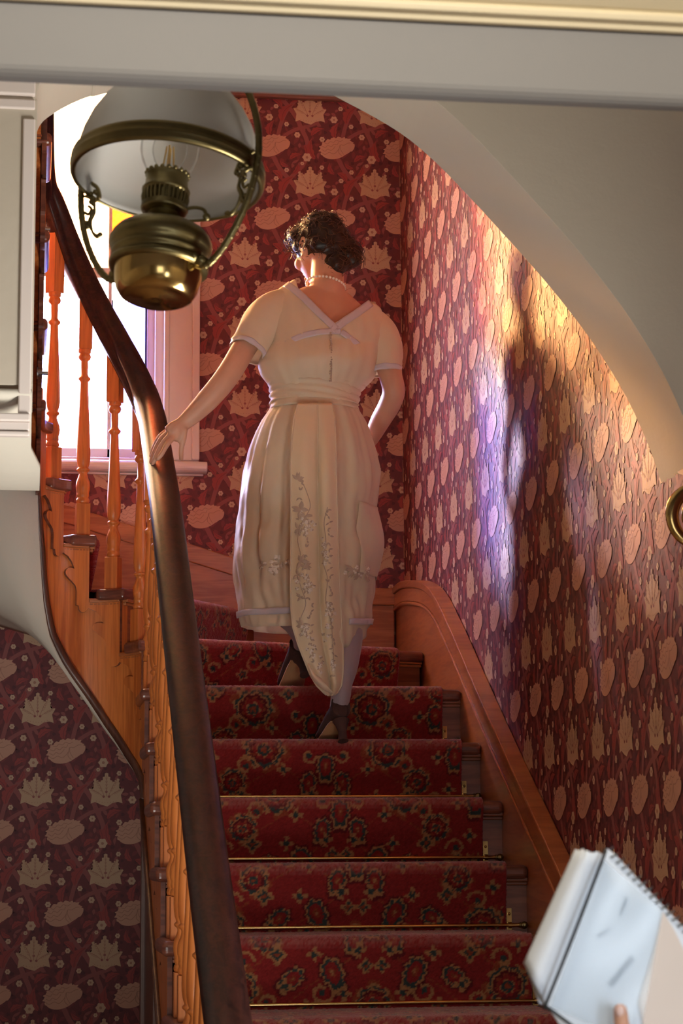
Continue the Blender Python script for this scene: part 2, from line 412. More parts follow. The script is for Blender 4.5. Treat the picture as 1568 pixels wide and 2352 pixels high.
def wallpaper_mesh(name, mapf, u0, u1, z0, z1, uo, zo, holes=(), base=None):
    """print repeats over the rectangle u0..u1, z0..z1; mapf(u, z, off) -> 3D"""
    mb = MB()
    base(mb)
    cu = range(int(math.floor((u0-uo)/CW))-1, int(math.ceil((u1-uo)/CW))+2); cz = range(int(math.floor((z0-zo)/CH))-1, int(math.ceil((z1-zo)/CH))+2)
    for i in cu:
        for j in cz:
            ox, oz = uo+i*CW, zo+j*CH
            for pi_, (lay, m, pl) in enumerate(WPC):
                q = [(ox+a, oz+b) for a, b in pl]
                xs = [a for a, b in q]; zs = [b for a, b in q]
                mx, mz = sum(xs)/len(q), sum(zs)/len(q)
                if max(xs) <= u0 or min(xs) >= u1 or max(zs) <= z0 or min(zs) >= z1: continue
                bad = False
                for (a0, a1, b0, b1) in holes:
                    if a0 < mx < a1 and b0 < mz < b1: bad = True
                if bad: continue
                if min(xs) < u0 or max(xs) > u1 or min(zs) < z0 or max(zs) > z1:
                    q = [(min(max(a, u0), u1), min(max(b, z0), z1)) for a, b in q]
                for (a0, a1, b0, b1) in holes:
                    if any(a0 < a < a1 and b0 < b < b1 for a, b in q):
                        q2 = []
                        for a, b in q:
                            if a0 < a < a1 and b0 < b < b1:
                                d = [(a-a0, (a0, b)), (a1-a, (a1, b)), (b-b0, (a, b0)), (b1-b, (a, b1))]; a, b = min(d)[1]
                            q2.append((a, b))
                        q = q2
                mb.add([mapf(a, b, .00035*lay+.000005*(pi_ % 64)) for a, b in q], [tuple(range(len(q)))], m)
    return mb.build(name, M_WP)

# window opening in the back wall
WX0, WX1, WZ0, WZ1 = -1.22, 0.475, 2.915, 4.56
ZP = 4.335                                  # top of the paper
def back_base(mb):
    for lo, hi in (((XOUT, 0), (XW+.2, WZ0)), ((XOUT, WZ0), (WX0, ZP)), ((WX1, WZ0), (XW+.2, ZP))):
        mb.box((lo[0], YB, lo[1]), (hi[0], YB+.22, hi[1]), 0)
lo_leaf = P(85, 1815, YB)                   # a palm leaf seen low on the left
w = struct(wallpaper_mesh('wall_back', lambda u, z, o: (u, YB-o, z), XOUT, XW, 0.0, ZP, P(712, 420, YB).x, P(712, 420, YB).z,
           holes=[(WX0+.02, WX1+.01, WZ0+.01, 9)], base=back_base))
def right_base(mb): mb.box((XW, 2.75, 0), (XW+.2, YB+.22, ZP), 0)
rl = PX(1430, 1400, XW)
w = struct(wallpaper_mesh('wall_right', lambda u, z, o: (XW-o, -u, z), -YB, -4.0, 0.6, ZP, -rl.y, rl.z, base=right_base))
up = MB()
up.box((XOUT, YB, ZP), (WX0, YB+.22, ZCEIL)); up.box((WX1, YB, ZP), (XW+.2, YB+.22, ZCEIL)); up.box((WX0, YB, WZ1), (WX1, YB+.22, ZCEIL))
up.box((XW, 2.75, ZP), (XW+.2, YB, ZCEIL))
struct(up.build('wall_upper', M_brick))
tr = MB()
tr.box((WX1+.14, YB-.022, ZP-.005), (XW, YB+.01, ZP+.05)); tr.box((XW-.022, YA1, ZP-.005), (XW+.01, YB-.022, ZP+.05))
struct(tr.build('trim_1', M_rodred, bevel=.008))
struct(MB().box((XOUT-.15, 4.2, 0), (XOUT, YB+.22, ZCEIL)).build('wall_left', M_brick))
struct(MB().box((XOUT-.15, YA0, ZCEIL), (XW+.2, YB+.22, ZCEIL+.1)).build('ceiling', M_plaster))
struct(MB().box((-2.4, -4.0, -.1), (XW+.2, YB+.22, 0)).build('floor', M_floor))

# arch wall between hall and stairs
arch_r = [(1.375, 2.271), (1.348, 2.355), (1.301, 2.463), (1.235, 2.575), (1.168, 2.667), (1.100, 2.750), (1.022, 2.837), (.955, 2.910), (.877, 2.990), (.797, 3.055), (.682, 3.118)]
a_l = [P(240, 215, YA1), P(205, 222, YA1), P(165, 238, YA1), P(128, 258, YA1), P(100, 278, YA1), P(86, 300, YA1), P(80, 330, YA1)]
XJ = P(78, 700, YA1).x
pts = [Vector((a, 0, b)) for a, b in arch_r]+[Vector((.53, 0, 3.185)), Vector((.36, 0, 3.20))]+[Vector((p.x, 0, p.z)) for p in a_l]
curve = smooth_path(pts, 4)
ZPAN = 2.40
poly = [(XW+.15, 2.271)]+[(p.x, p.z) for p in curve]+[(XJ, 3.0), (XJ, ZPAN), (XOUT, ZPAN), (XOUT, ZCEIL), (XW+.15, ZCEIL)]
ab = MB(); ab.prism(poly, lambda p: (p[0], YA0, p[1]), lambda p: (p[0], YA1, p[1]))
struct(ab.build('wall_arch', M_plaster, bevel=.004, seg=2))
# panelled left jamb of the arch: boards and mouldings on its hall face
jb = MB()
def hb(z, hgt, d, x1=XJ-.004): jb.box((XOUT, YA0-d, z), (x1, YA0+.01, z+hgt))
zt = P(30, 969, YA0).z
hb(zt, .016, .012); hb(zt-.018, .018, .006); hb(zt-.030, .010, .010)
za = P(40, 208, YA0).z
hb(za-.012, .03, .016); hb(za-.040, .020, .008)
jb.box((XJ-.028, YA0-.006, zt+.016), (XJ-.003, YA0+.01, za-.06))
struct(jb.build('trim_2', M_frame, bevel=.003))
# hall: header beam with cornice, ceiling, walls
YH0, YH1 = 2.52, 2.555
bl, br = P(0, 196, YH1), P(1568, 262, YH1)
zb = (bl.z+br.z)/2
hd = MB(); hd.box((-2.4, YH0, zb), (XW+.2, YH1, 3.4)); 
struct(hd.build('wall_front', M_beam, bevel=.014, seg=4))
zc = P(784, 42, YH0).z
prof = [(0, 0), (.008, 0), (.010, .007), (.018, .009), (.020, .017), (.016, .021), (.022, .024), (.036, .036), (.046, .055), (.05, .075), (.05, .9), (0, .9)]
cb = MB(); cb.prism([(a, b) for a, b in prof], lambda p: (-2.4, YH0-p[0], zc+p[1]), lambda p: (XW+.2, YH0-p[0], zc+p[1]))
struct(cb.build('trim_3', M_cream, bevel=.002))
struct(MB().box((-2.4, -4, 3.4), (XW+.2, YA0, 3.5)).build('ceiling_hall', M_plaster))
hw = MB(); hw.box((XW, -4, 0), (XW+.2, 2.75, 3.4)); struct(hw.build('wall_hall_right', M_plaster))
hw = MB(); hw.box((-2.55, -4, 0), (-2.4, 4.2, 3.4)); hw.box((-2.4, 4.1, 0), (XOUT, 4.2, 3.4)); struct(hw.build('wall_hall_left', M_plaster))
hw = MB(); hw.box((-2.55, -4.15, 0), (XW+.2, -4.0, 3.4)); struct(hw.build('wall_hall_back', M_plaster))

# window
win = bpy.data.objects.new('window_1', None); COL.objects.link(win); win.location = (-.33, YB, WZ0); struct(win); win['label'] = 'tall white sash window with orange and violet border panes'
gx1, gx0 = P(338, 900, YB).x, -1.16
xb = P(254, 900, YB).x; xb2 = -.26-xb+.0
xb2 = gx0+(gx1-xb)
zr0, zr1 = P(230, 629, YB).z, P(230, 604, YB).z
zg0 = P(210, 1024, YB).z
fr = MB()
cs = P(457, 800, YB).x
ci = P(375, 900, YB).x
for s in (0, 1):
    mx = (lambda x: x) if s == 0 else (lambda x: gx0+gx1-x)
    def vb(xa, xc, ya, yc, z0=WZ0, z1=WZ1):
        a, b = sorted((mx(xa), mx(xc))); fr.box((a, ya, z0), (b, yc, z1))
    vb(ci, cs, YB-.028, YB+.02)                 # casing board
    vb(cs-.028, cs, YB-.045, YB-.02); vb(ci, ci+.02, YB-.036, YB-.02)
    vb(gx1+.028, ci+.01, YB+.0, YB+.10)         # frame
fr.box((gx0-.2, YB-.03, WZ1-.1), (gx1+.2, YB+.1, WZ1))
fr.build('window_frame', M_frame, win, bevel=.004)
sh = MB()
for y0_, z0_, z1_ in ((YB+.045, zg0-.06, zr0+.012), (YB+.085, zr0-.01, WZ1)):
    for a, b in ((gx0-.03, gx0), (gx1, gx1+.03)): sh.box((a, y0_, z0_), (b, y0_+.035, z1_))
    for a, b in ((xb-.011, xb+.003), (xb2-.003, xb2+.011), (-.368, -.352)): sh.box((a, y0_, z0_), (b, y0_+.035, z1_))
sh.box((gx0-.03, YB+.045, zg0-.075), (gx1+.03, YB+.08, zg0)); sh.box((gx0-.03, YB+.06, zr0), (gx1+.03, YB+.12, zr1))
sh.build('sash', M_frame, win, bevel=.003)
sill = MB()
sL, sR = -1.40, P(474, 1068, YB).x
st, sb = P(300, 1055, YB-.05).z, P(300, 1081, YB-.05).z
sill.sweep([(sL, YB-.02, (st+sb)/2), (sR, YB-.02, (st+sb)/2)], [(.06*math.cos(a)*1.0 if abs(a) < 1.6 else 0, 0) for a in (0,)] or [])if False else None
hh = (st-sb)/2
prof = [(-.06, hh), (.03, hh)]+[(.03+hh*math.sin(a), hh*math.cos(a)) for a in [math.pi*k/8 for k in range(1, 8)]]+[(.03, -hh), (-.06, -hh)]
sill.prism(prof, lambda p: (sL, YB-p[0], (st+sb)/2+p[1]), lambda p: (sR, YB-p[0], (st+sb)/2+p[1]))
sill.box((sL, YB-.02, st), (sR-.03, YB+.16, st+.012)); sill.box((sL+.02, YB-.012, sb-.008), (sR-.012, YB+.01, sb))
sill.build('window_sill', M_frame, win, bevel=.006, seg=3)
G_clear = glassy('pale_blue_glass', (.74, .76, 1.0)); G_violet = glassy('violet_glass', (.40, .40, .88), .04, .05, 0); G_orange = glassy('orange_glass', (1.0, .27, .06), .25, .05, 1)
G_amber = glassy('amber_glass', (1.0, .62, .22), .1, .05, 1); G_frost = glassy('pale_amber_glass', (1, .74, .48), .05)
G_pale = glassy('plain_glass', (.97, .97, .97))
def pane(a, b, z0, z1, y, mt): MB().box((a, y, z0), (b, y+.004, z1)).build('pane', mt, win)
zl = zr0-.085
pane(xb, gx1, zg0, zl-.004, YB+.06, G_violet); pane(gx0, xb2, zg0, zl-.004, YB+.06, G_amber)
pane(-.36, xb, zg0, zl-.004, YB+.06, G_clear)
G_dim = glassy('dimming_glass', (.52, .33, .25))
pane(xb2, -.36, zg0, zl-.004, YB+.06, G_dim)  # unseen pane, its tint added to dim the sun low on the right wall
pane(gx0, gx1, zl-.004, zr0, YB+.06, G_pale)
pane(xb, gx1, zr1, WZ1-.1, YB+.10, G_orange); pane(gx0, xb2, zr1, WZ1-.1, YB+.10, G_amber)
pane(xb2, xb, zr1, WZ1-.1, YB+.10, G_frost)
# lead cames beside the border panes
lc = MB()
for x in (xb, xb2): lc.box((x-.002, YB+.052, zg0), (x+.0075, YB+.07, zl))
for x in (gx1-.004, gx0): lc.box((x-.003, YB+.052, zg0), (x+.004, YB+.07, zl))
lc.build('lead_came', plain('lead', (.05, .055, .09), .5), win)
# ------------------------------------------------------------------ staircase
stair = thing('staircase', 'varnished pine staircase with cut curved string winding up to the left past the window', 'staircase', (.85, 4.2, 0))
RT_IN = WR-.028
AR = {12: 6, 13: 53, 14: 90, 15: 121, 16: 152}          # where each winder riser meets the well
XR = 1.337
WOUT = {12: Vector((1.337, 7.237)), 13: Vector((.844, YB-.04)), 14: Vector((.19, YB-.04)), 15: Vector((-.46, YB-.04)), 16: Vector((XOUT+.03, 7.35))}
def well(a, r): return Vector((WC.x+r*math.cos(math.radians(a)), WC.y+r*math.sin(math.radians(a))))
def hit_circle(n, rad): return well(AR[n]-9, rad), AR[n]-9
def hit_wall(n): return WOUT[n].copy()
def wdir(n): return (WOUT[n]-well(AR[n]-9, WR)).normalized()
def ray_from(n, r): return well(AR[n]-9, WR)+wdir(n)*r
def arc(a0, a1, rad, n=7): return [Vector((WC.x+rad*math.cos(math.radians(lerp(a0, a1, k/n))), WC.y+rad*math.sin(math.radians(lerp(a0, a1, k/n))))) for k in range(n+1)]
RETY = {17: 6.65, 18: 6.335, 19: 6.02, 20: 5.705, 21: 5.39}
def tread_poly(n):
    if n <= 10: return [(XS-.028, ny(n)), (XR, ny(n)), (XR, ny(n+1)+.035), (XS-.028, ny(n+1)+.035)]
    if n == 11:
        p, a = hit_circle(12, RT_IN); w = hit_wall(12)
        return [(XS-.028, ny(11)), (XR, ny(11)), (XR, w.y+.03)]+[tuple(p+Vector((0, .03)))]+[(XS-.028, WC.y)]
    if n <= 15:
        p0, a0 = hit_circle(n, RT_IN); p1, a1 = hit_circle(n+1, RT_IN); w0, w1 = hit_wall(n), hit_wall(n+1)
        mid = []
        if n == 12: mid = [Vector((XR, YB-.04))]
        if n == 15: mid = [Vector((XOUT+.03, YB-.04))]
        return [tuple(w0)]+[tuple(m) for m in mid]+[tuple(w1)]+[tuple(q) for q in reversed(arc(a0, a1, RT_IN))]
    if n == 16:
        p0, a0 = hit_circle(16, RT_IN); w0 = hit_wall(16)
        return [tuple(w0), (XOUT+.03, 6.62), (XL+.028, 6.62)]+[tuple(q) for q in reversed(arc(a0, 180, RT_IN))]
    y1, y0_ = RETY[n], RETY[n+1]-.035
    return [(XOUT+.03, y0_), (XL+.028, y0_), (XL+.028, y1), (XOUT+.03, y1)]
def line_pts(n, inset=0.0):
    """riser line of step n: inner and outer end"""
    if n <= 11: return Vector((XS, ny(n)+.032)), Vector((XR, ny(n)+.032))
    if n <= 16:
        d = wdir(n); back = Vector((-d.y, d.x))*.032
        return well(AR[n], WR), hit_wall(n)+back
    return Vector((XL, RETY[n]-.032)), Vector((XOUT+.03, RETY[n]-.032))
for n in range(1, 21):
    z = n*H
    MB().ext(tread_poly(n), z-.038, z).build('tread', M_nose, stair, bevel=.0145, seg=4)
    a, b = line_pts(n); d = (b-a).normalized(); k = Vector((-d.y, d.x))*.018
    if n > 16: k = Vector((0, -.018))
    if n <= 11: k = Vector((0, .018))
    MB().ext([tuple(a), tuple(b), tuple(b+k), tuple(a+k)], z-H-.02, z-.03).build('riser', M_riser, stair)
    # scotia moulding below the nosing
    f = -k.normalized()
    sm = MB()
    for dd, z0_, z1_ in ((.020, .012, 0), (.013, .022, .012)):
        sm.ext([tuple(a), tuple(b), tuple(b+f*dd), tuple(a+f*dd)], z-.032-z0_, z-.032-z1_)
    if 12 <= n <= 15 or n == 11:                 # the moulding returns round the well
        a0, a1 = (AR[n], AR[n+1]) if n > 11 else (0, AR[12])
        for dd, z0_, z1_ in ((.020, .012, 0), (.013, .022, .012)):
            ar = [lerp(a0, a1, q/8) for q in range(9)]
            sm.ext([tuple(well(q, WR-dd)) for q in ar]+[tuple(well(q, WR+.005)) for q in reversed(ar)], z-.032-z0_, z-.032-z1_)
    sm.build('scotia', M_riser if n < 12 else M_pine_h, stair, bevel=.003)

# outer string following the well
SB = [(0, 1.632), (10.7, 1.701), (39.7, 1.781), (67.3, 1.886), (90.6, 1.989), (114.3, 2.087), (134, 2.182), (145.4, 2.293), (156.6, 2.474), (167.7, 2.600), (180, 2.69)]
aN = dict(AR)
def path_sample():
    """(x, y, outward normal into the well, top z, bottom z)"""
    out = []
    for n in range(1, 12):
        for y in (ny(n)+.032, (ny(n+1)+.032) if n < 11 else WC.y):
            out.append((XS, y, (-1, 0), n*H-.032, max(-.0, 1.632-(WC.y-y)*H/G)))
    bounds = [0]+[aN[k] for k in range(12, 17)]+[180]
    for i, n in enumerate(range(11, 17)):
        a0, a1 = bounds[i], bounds[i+1]
        for k in range(9):
            a = lerp(a0, a1, k/8); c, s = math.cos(math.radians(a)), math.sin(math.radians(a))
            out.append((WC.x+WR*c, WC.y+WR*s, (-c, -s), n*H-.032, interp(a, SB)[0]))
    last = WC.y
    for n in range(16, 21):
        y1 = RETY[n+1]-.032 if n+1 in RETY else 5.3
        for y in (last, y1): out.append((XL, y, (1, 0), n*H-.032, 2.69+(WC.y-y)*.575))
        last = y1
    return out
S = path_sample()
ST_T = .03
st = MB()
rings = []
for x, y, nrm, zt_, zb_ in S:
    ix, iy = x-nrm[0]*ST_T, y-nrm[1]*ST_T
    rings.append([(x, y, zb_), (x, y, zt_), (ix, iy, zt_), (ix, iy, zb_)])
st.loft(rings, 0, False, True, True)
o = st.build('outer_string', M_pine, stair)
# bead along the lower edge of the string, and the ragged plaster edge under it
path = []
for x, y, nrm, zt_, zb_ in S:
    p = Vector((x+nrm[0]*.006, y+nrm[1]*.006, zb_+.012))
    if not path or (p-path[-1]).length > .004: path.append(p)
path = [p for p in path if p.y > 5.2]
bd = MB(); bd.sweep(path, [(-.008, -.012), (.008, -.012), (.010, 0), (.006, .010), (-.008, .012)], smooth=True)
bd.build('string_bead', M_dark, stair)
# fret brackets under the tread ends
FRET = [(0, 0), (.21, .06), (.35, .15), (.42, .23), (.45, .285), (.40, .275), (.33, .268), (.26, .27), (.19, .285), (.14, .31), (.11, .35), (.125, .39), (.16, .42), (.25, .465), (.35, .51), (.42, .545), (.49, .58), (.525, .625), (.545, .68), (.545, .95), (.63, .96), (.64, 1.0), (.66, 1.04), (.70, 1.065), (.755, 1.075), (.82, 1.075), (.88, 1.065), (.93, 1.045), (.965, 1.02), (1.0, 1.0)]
def on_string(n, u):
    """point on the well face below tread n, u=0 at the upper riser, 1 at the lower one"""
    if n <= 10:
        return Vector((XS, lerp(ny(n+1), ny(n), u)+.032)), Vector((-1, 0))
    if n >= 17: return Vector((XL, lerp(RETY[n+1], RETY[n], u)-.032)), Vector((1, 0))
    l0 = lambda k: (math.radians(aN[k])*WR) if k >= 12 and k <= 16 else ((ny(k)+.032-WC.y) if k < 12 else math.pi*WR+(WC.y-RETY[k]+.032))
    s = lerp(l0(n+1), l0(n), u)
    if s < 0: return Vector((XS, WC.y+s)), Vector((-1, 0))
    if s > math.pi*WR: return Vector((XL, WC.y-(s-math.pi*WR))), Vector((1, 0))
    a = s/WR; c, sn = math.cos(a), math.sin(a)
    return WC+Vector((c, sn))*WR, Vector((-c, -sn))
for n in range(7, 20):
    outl = [(max(0, u), n*H-.062-v*H) for u, v in FRET]
    outl += [(1.0, n*H-H*.9), (1.0, n*H-.03), (0.0, n*H-.03)]
    def f_at(p, off):
        q = on_string(n, p[0]); return (q[0].x+q[1].x*off, q[0].y+q[1].y*off, p[1])
    bm = bmesh.new(); fv = [bm.verts.new((p[0], p[1], 0)) for p in outl]; bm.faces.new(fv)
    for k in range(1, 10):
        bmesh.ops.bisect_plane(bm, geom=bm.verts[:]+bm.edges[:]+bm.faces[:], plane_co=(k/10+.0007, 0, 0), plane_no=(1, 0, 0), dist=1e-6)
    bm.normal_update(); bm.verts.index_update()
    vs2 = [(v.co.x, v.co.y) for v in bm.verts]; bk = MB()
    bk.add([f_at(p, .013) for p in vs2], [tuple(v.index for v in f.verts) for f in bm.faces], 0)
    for e in bm.edges:
        if len(e.link_faces) == 1:
            p, q = (e.verts[0].co.x, e.verts[0].co.y), (e.verts[1].co.x, e.verts[1].co.y)
            bk.add([f_at(p, .013), f_at(q, .013), f_at(q, .0003), f_at(p, .0003)], [(0, 1, 2, 3)], 1)  # edge faces in darker varnish: their shade is put into the colour
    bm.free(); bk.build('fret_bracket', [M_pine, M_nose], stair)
# panelling under the straight flight
sp = MB()
pl = [(ny(1), 0), (WC.y+.05, 0), (WC.y+.05, 1.66), (WC.y-.02, 1.64)]+[(ny(1)+.05, .02)]
sp.prism(pl, lambda p: (XS+.004, p[0], p[1]), lambda p: (XS+.03, p[0], p[1]))
for y in (4.6, 5.4, 6.2, 6.86): sp.box((XS-.006, y, 0), (XS+.01, y+.07, max(.1, 1.632-(WC.y-y)*H/G)))
sp.build('spandrel_panel', M_dark, stair)
# right wall string
sk = [(905, 1352), (930, 1345), (955, 1342), (978, 1346), (998, 1360), (1015, 1384), (1035, 1425), (1060, 1480), (1100, 1573), (1150, 1686), (1200, 1796), (1250, 1903), (1290, 1990)]
kp = [PX(a, b, 1.345) for a, b in sk]
kp[0] = Vector((1.345, YB, kp[1].z-.004))
sl_ = (kp[-1].z-kp[-4].z)/(kp[-1].y-kp[-4].y)
kp.append(Vector((1.345, 3.75, kp[-1].z+sl_*(3.75-kp[-1].y))))
kp = smooth_path(kp, 3)
ws = MB()
low = [(p.y, max(0, p.z-.62)) for p in kp]
ws.prism([(p.y, p.z) for p in kp]+low[::-1], lambda p: (XR, p[0], p[1]), lambda p: (XW-.003, p[0], p[1]))
ws.build('wall_string', M_pine_h, stair, bevel=.004)
def offs(path, d):
    out = []
    for i, p in enumerate(path):
        t = (path[min(i+1, len(path)-1)]-path[max(i-1, 0)]).normalized(); nn = Vector((0, -t.z, t.y)) if t.y < 0 else Vector((0, t.z, -t.y))
        out.append(p+nn*d)
    return out
q = offs(kp, .0); test = q[5]
cp = MB()
up_ = []
for i, p in enumerate(kp):
    t = (kp[min(i+1, len(kp)-1)]-kp[max(i-1, 0)]).normalized(); n_ = Vector((0, -t.z, t.y)); n_ = n_ if n_.z > 0 else -n_
    up_.append(n_)
def strip(mb, d0, d1, x0, x1):
    rows = []
    for p, n_ in zip(kp, up_):
        a, b = p+n_*d0, p+n_*d1
        rows.append([(x0, a.y, a.z), (x0, b.y, b.z), (x1, b.y, b.z), (x1, a.y, a.z)])
    mb.loft(rows, 0, False, True, True)
strip(cp, -.012, .014, 1.322, XW-.003); strip(cp, -.062, -.012, 1.329, XW-.003); strip(cp, -.074, -.062, 1.325, XW-.003)
cp.build('string_moulding', M_pine_h, stair, bevel=.004)
# back wall string
bs = [(-300, 1035), (145, 1160), (280, 1201), (420, 1245), (530, 1280), (640, 1314), (740, 1338), (850, 1350), (960, 1351)]
bp = smooth_path([P(a, b, YB-.03) for a, b in bs], 3)
bp = [p for p in bp if p.x < 1.33]+[Vector((1.33, YB-.03, bp[-1].z))]
sofz = lambda x: 2.256+.005*(math.degrees(math.atan2(YB-WC.y, x-WC.x))-97)
bb = MB(); bb.prism([(p.x, p.z) for p in bp]+[(p.x, max(p.z-.6, sofz(p.x)+.03)) for p in bp][::-1], lambda p: (p[0], YB-.035, p[1]), lambda p: (p[0], YB-.003, p[1]))
bb.build('wall_string', M_pine_h, stair, bevel=.004)
bm_ = MB(); bm_.sweep([p+Vector((0, 0, -.035)) for p in bp], [(-.012, -.03), (.012, -.03), (.012, .034), (-.012, .034)])
bm_.build('string_moulding', M_pine_h, stair, bevel=.004)
# hex bolts through the returning string
for px, py in ((95, 525), (97, 857)):
    p = PX(px-8, py, XL); bt = MB(); mt = Matrix.Translation((XL, 6.2, P(px, py, 6.2).z)) @ Matrix.Rotation(math.pi/2, 4, 'Y')
    bt.lathe([(.011, 0), (.011, .012)], 6, mt, smooth=False); bt.lathe([(.0055, .01), (.0055, .03)], 10, mt); bt.lathe([(.018, -.002), (.018, .002)], 16, mt)
    bt.build('bolt', M_steel, stair)
    bl_ = MB(); 
# plaster under the winders and the returning flight
sf = MB(); rows = []
def outer(a):
    d = Vector((math.cos(math.radians(a)), math.sin(math.radians(a)))); ts = []
    if d.x > 1e-4: ts.append((XS+.9-WC.x)/d.x)
    if d.x < -1e-4: ts.append((XOUT-WC.x)/d.x)
    if d.y > 1e-4: ts.append((YB-WC.y)/d.y)
    t = min(ts); return WC+d*t, 2.256+.005*(a-97)
for a in [5+175*k/34 for k in range(35)]:
    zi = interp(a, SB)[0]-.004; c, s = math.cos(math.radians(a)), math.sin(math.radians(a))
    o, zo = outer(a); row = []
    for k in range(13):
        t = k/12; i = Vector((WC.x+(WR-.006)*c, WC.y+(WR-.006)*s))
        q = i.lerp(o, t); e = 1-(1-t)**2.2
        row.append((q.x, q.y, lerp(zi, zo, e)))
    rows.append(row)
for k in range(1, 25):
    y = lerp(WC.y, YA0-.002, k/24); f = (WC.y-y)/(WC.y-YA0); row = []
    cove = 0.10*max(0, 1-(y-YA0)/.5)**2.2
    zi, zo = lerp(2.66, 2.29, min(1, f*1.25))+cove, lerp(2.67, 2.30, min(1, f*1.25))+cove
    for j in range(13):
        t = j/12; row.append((lerp(XL+.006 if y > YA1 else XJ-.001, XOUT, t), y, lerp(zi, zo, t)))
    rows.append(row)
sf.grid(rows)
M_soffit = plain('soffit_plaster', (.62, .58, .50), .85, .05, 3, .3, 40)
sfo = struct(sf.build('ceiling_stairs', M_soffit))
md = sfo.modifiers.new('t', 'SOLIDIFY'); md.thickness = .014; md.offset = -1
# bead where that plaster meets the papered wall
bdp = []
for a in [60+100*k/20 for k in range(21)]:
    o, zo = outer(a)
    if o.y > YB-.01: bdp.append(Vector((o.x, YB-.006, zo)))
struct(MB().sweep(bdp, [(-.012, -.012), (.012, -.012), (.012, .012), (-.012, .012)]).build('trim_4', M_soffit, bevel=.003))

# ------------------------------------------------------------------ carpet runner
CX0, CX1 = .455, 1.279
def cline(n):
    if n <= 11: return Vector((CX0, ny(n))), Vector((CX1, ny(n)))
    if n == 12: a, b = .09, .93
    elif n == 13: a, b = .10, .80
    elif n == 14: a, b = .075, .62
    elif n == 15: a, b = .09, .8
    else: a, b = .17, .9
    return ray_from(n, a), ray_from(n, b)
def ndir(n):
    if n <= 11: return Vector((0, -1))
    d = wdir(n); return Vector((d.y, -d.x))
TH = .010
NU = 190
prof_all = []
for n in range(1, 16):
    A, B = cline(n); A2, B2 = cline(n+1); f = ndir(n); f2 = ndir(n+1)
    pts = []      # (blend to next line, offset along f, z)
    z0_, z1_ = (n-1)*H, n*H
    for k in range(42): t = k/41; pts.append((0, lerp(-.032+TH+.006, TH+.002, t), lerp(z0_+TH*.6, z1_-.020, t)))
    for k in range(1, 9):
        a = math.pi/2*k/8; r = .020+TH; pts.append((0, TH+.002-r+r*math.cos(a)-.0, z1_-.020+r*math.sin(a)))
    for k in range(1, 40):
        t = k/40; pts.append((t, 0, z1_+TH))
    for bl_, of, z in pts:
        if bl_ == 0: a, b = A+f*of, B+f*of
        else:
            a0, b0 = A+f*(TH+.002-.030), B+f*(TH+.002-.030); a1, b1 = A2+f2*(-.032+TH+.006), B2+f2*(-.032+TH+.006)
            a, b = a0.lerp(a1, bl_), b0.lerp(b1, bl_)
        prof_all.append((a, b, z))
NV = len(prof_all)
us = np.linspace(0, 1, NU+1)
V = np.zeros((NV, NU+1, 3)); L = np.zeros((NV, NU+1)); 
for i, (a, b, z) in enumerate(prof_all):
    V[i, :, 0] = a.x+(b.x-a.x)*us; V[i, :, 1] = a.y+(b.y-a.y)*us; V[i, :, 2] = z
mid = V[:, NU//2, :]; sl2 = np.concatenate([[0], np.cumsum(np.linalg.norm(np.diff(mid, axis=0), axis=1))])
W_ = CX1-CX0
uu = (us[None, :]-.5)*W_+np.zeros((NV, 1)); vv = sl2[:, None]+np.zeros((1, NU+1))
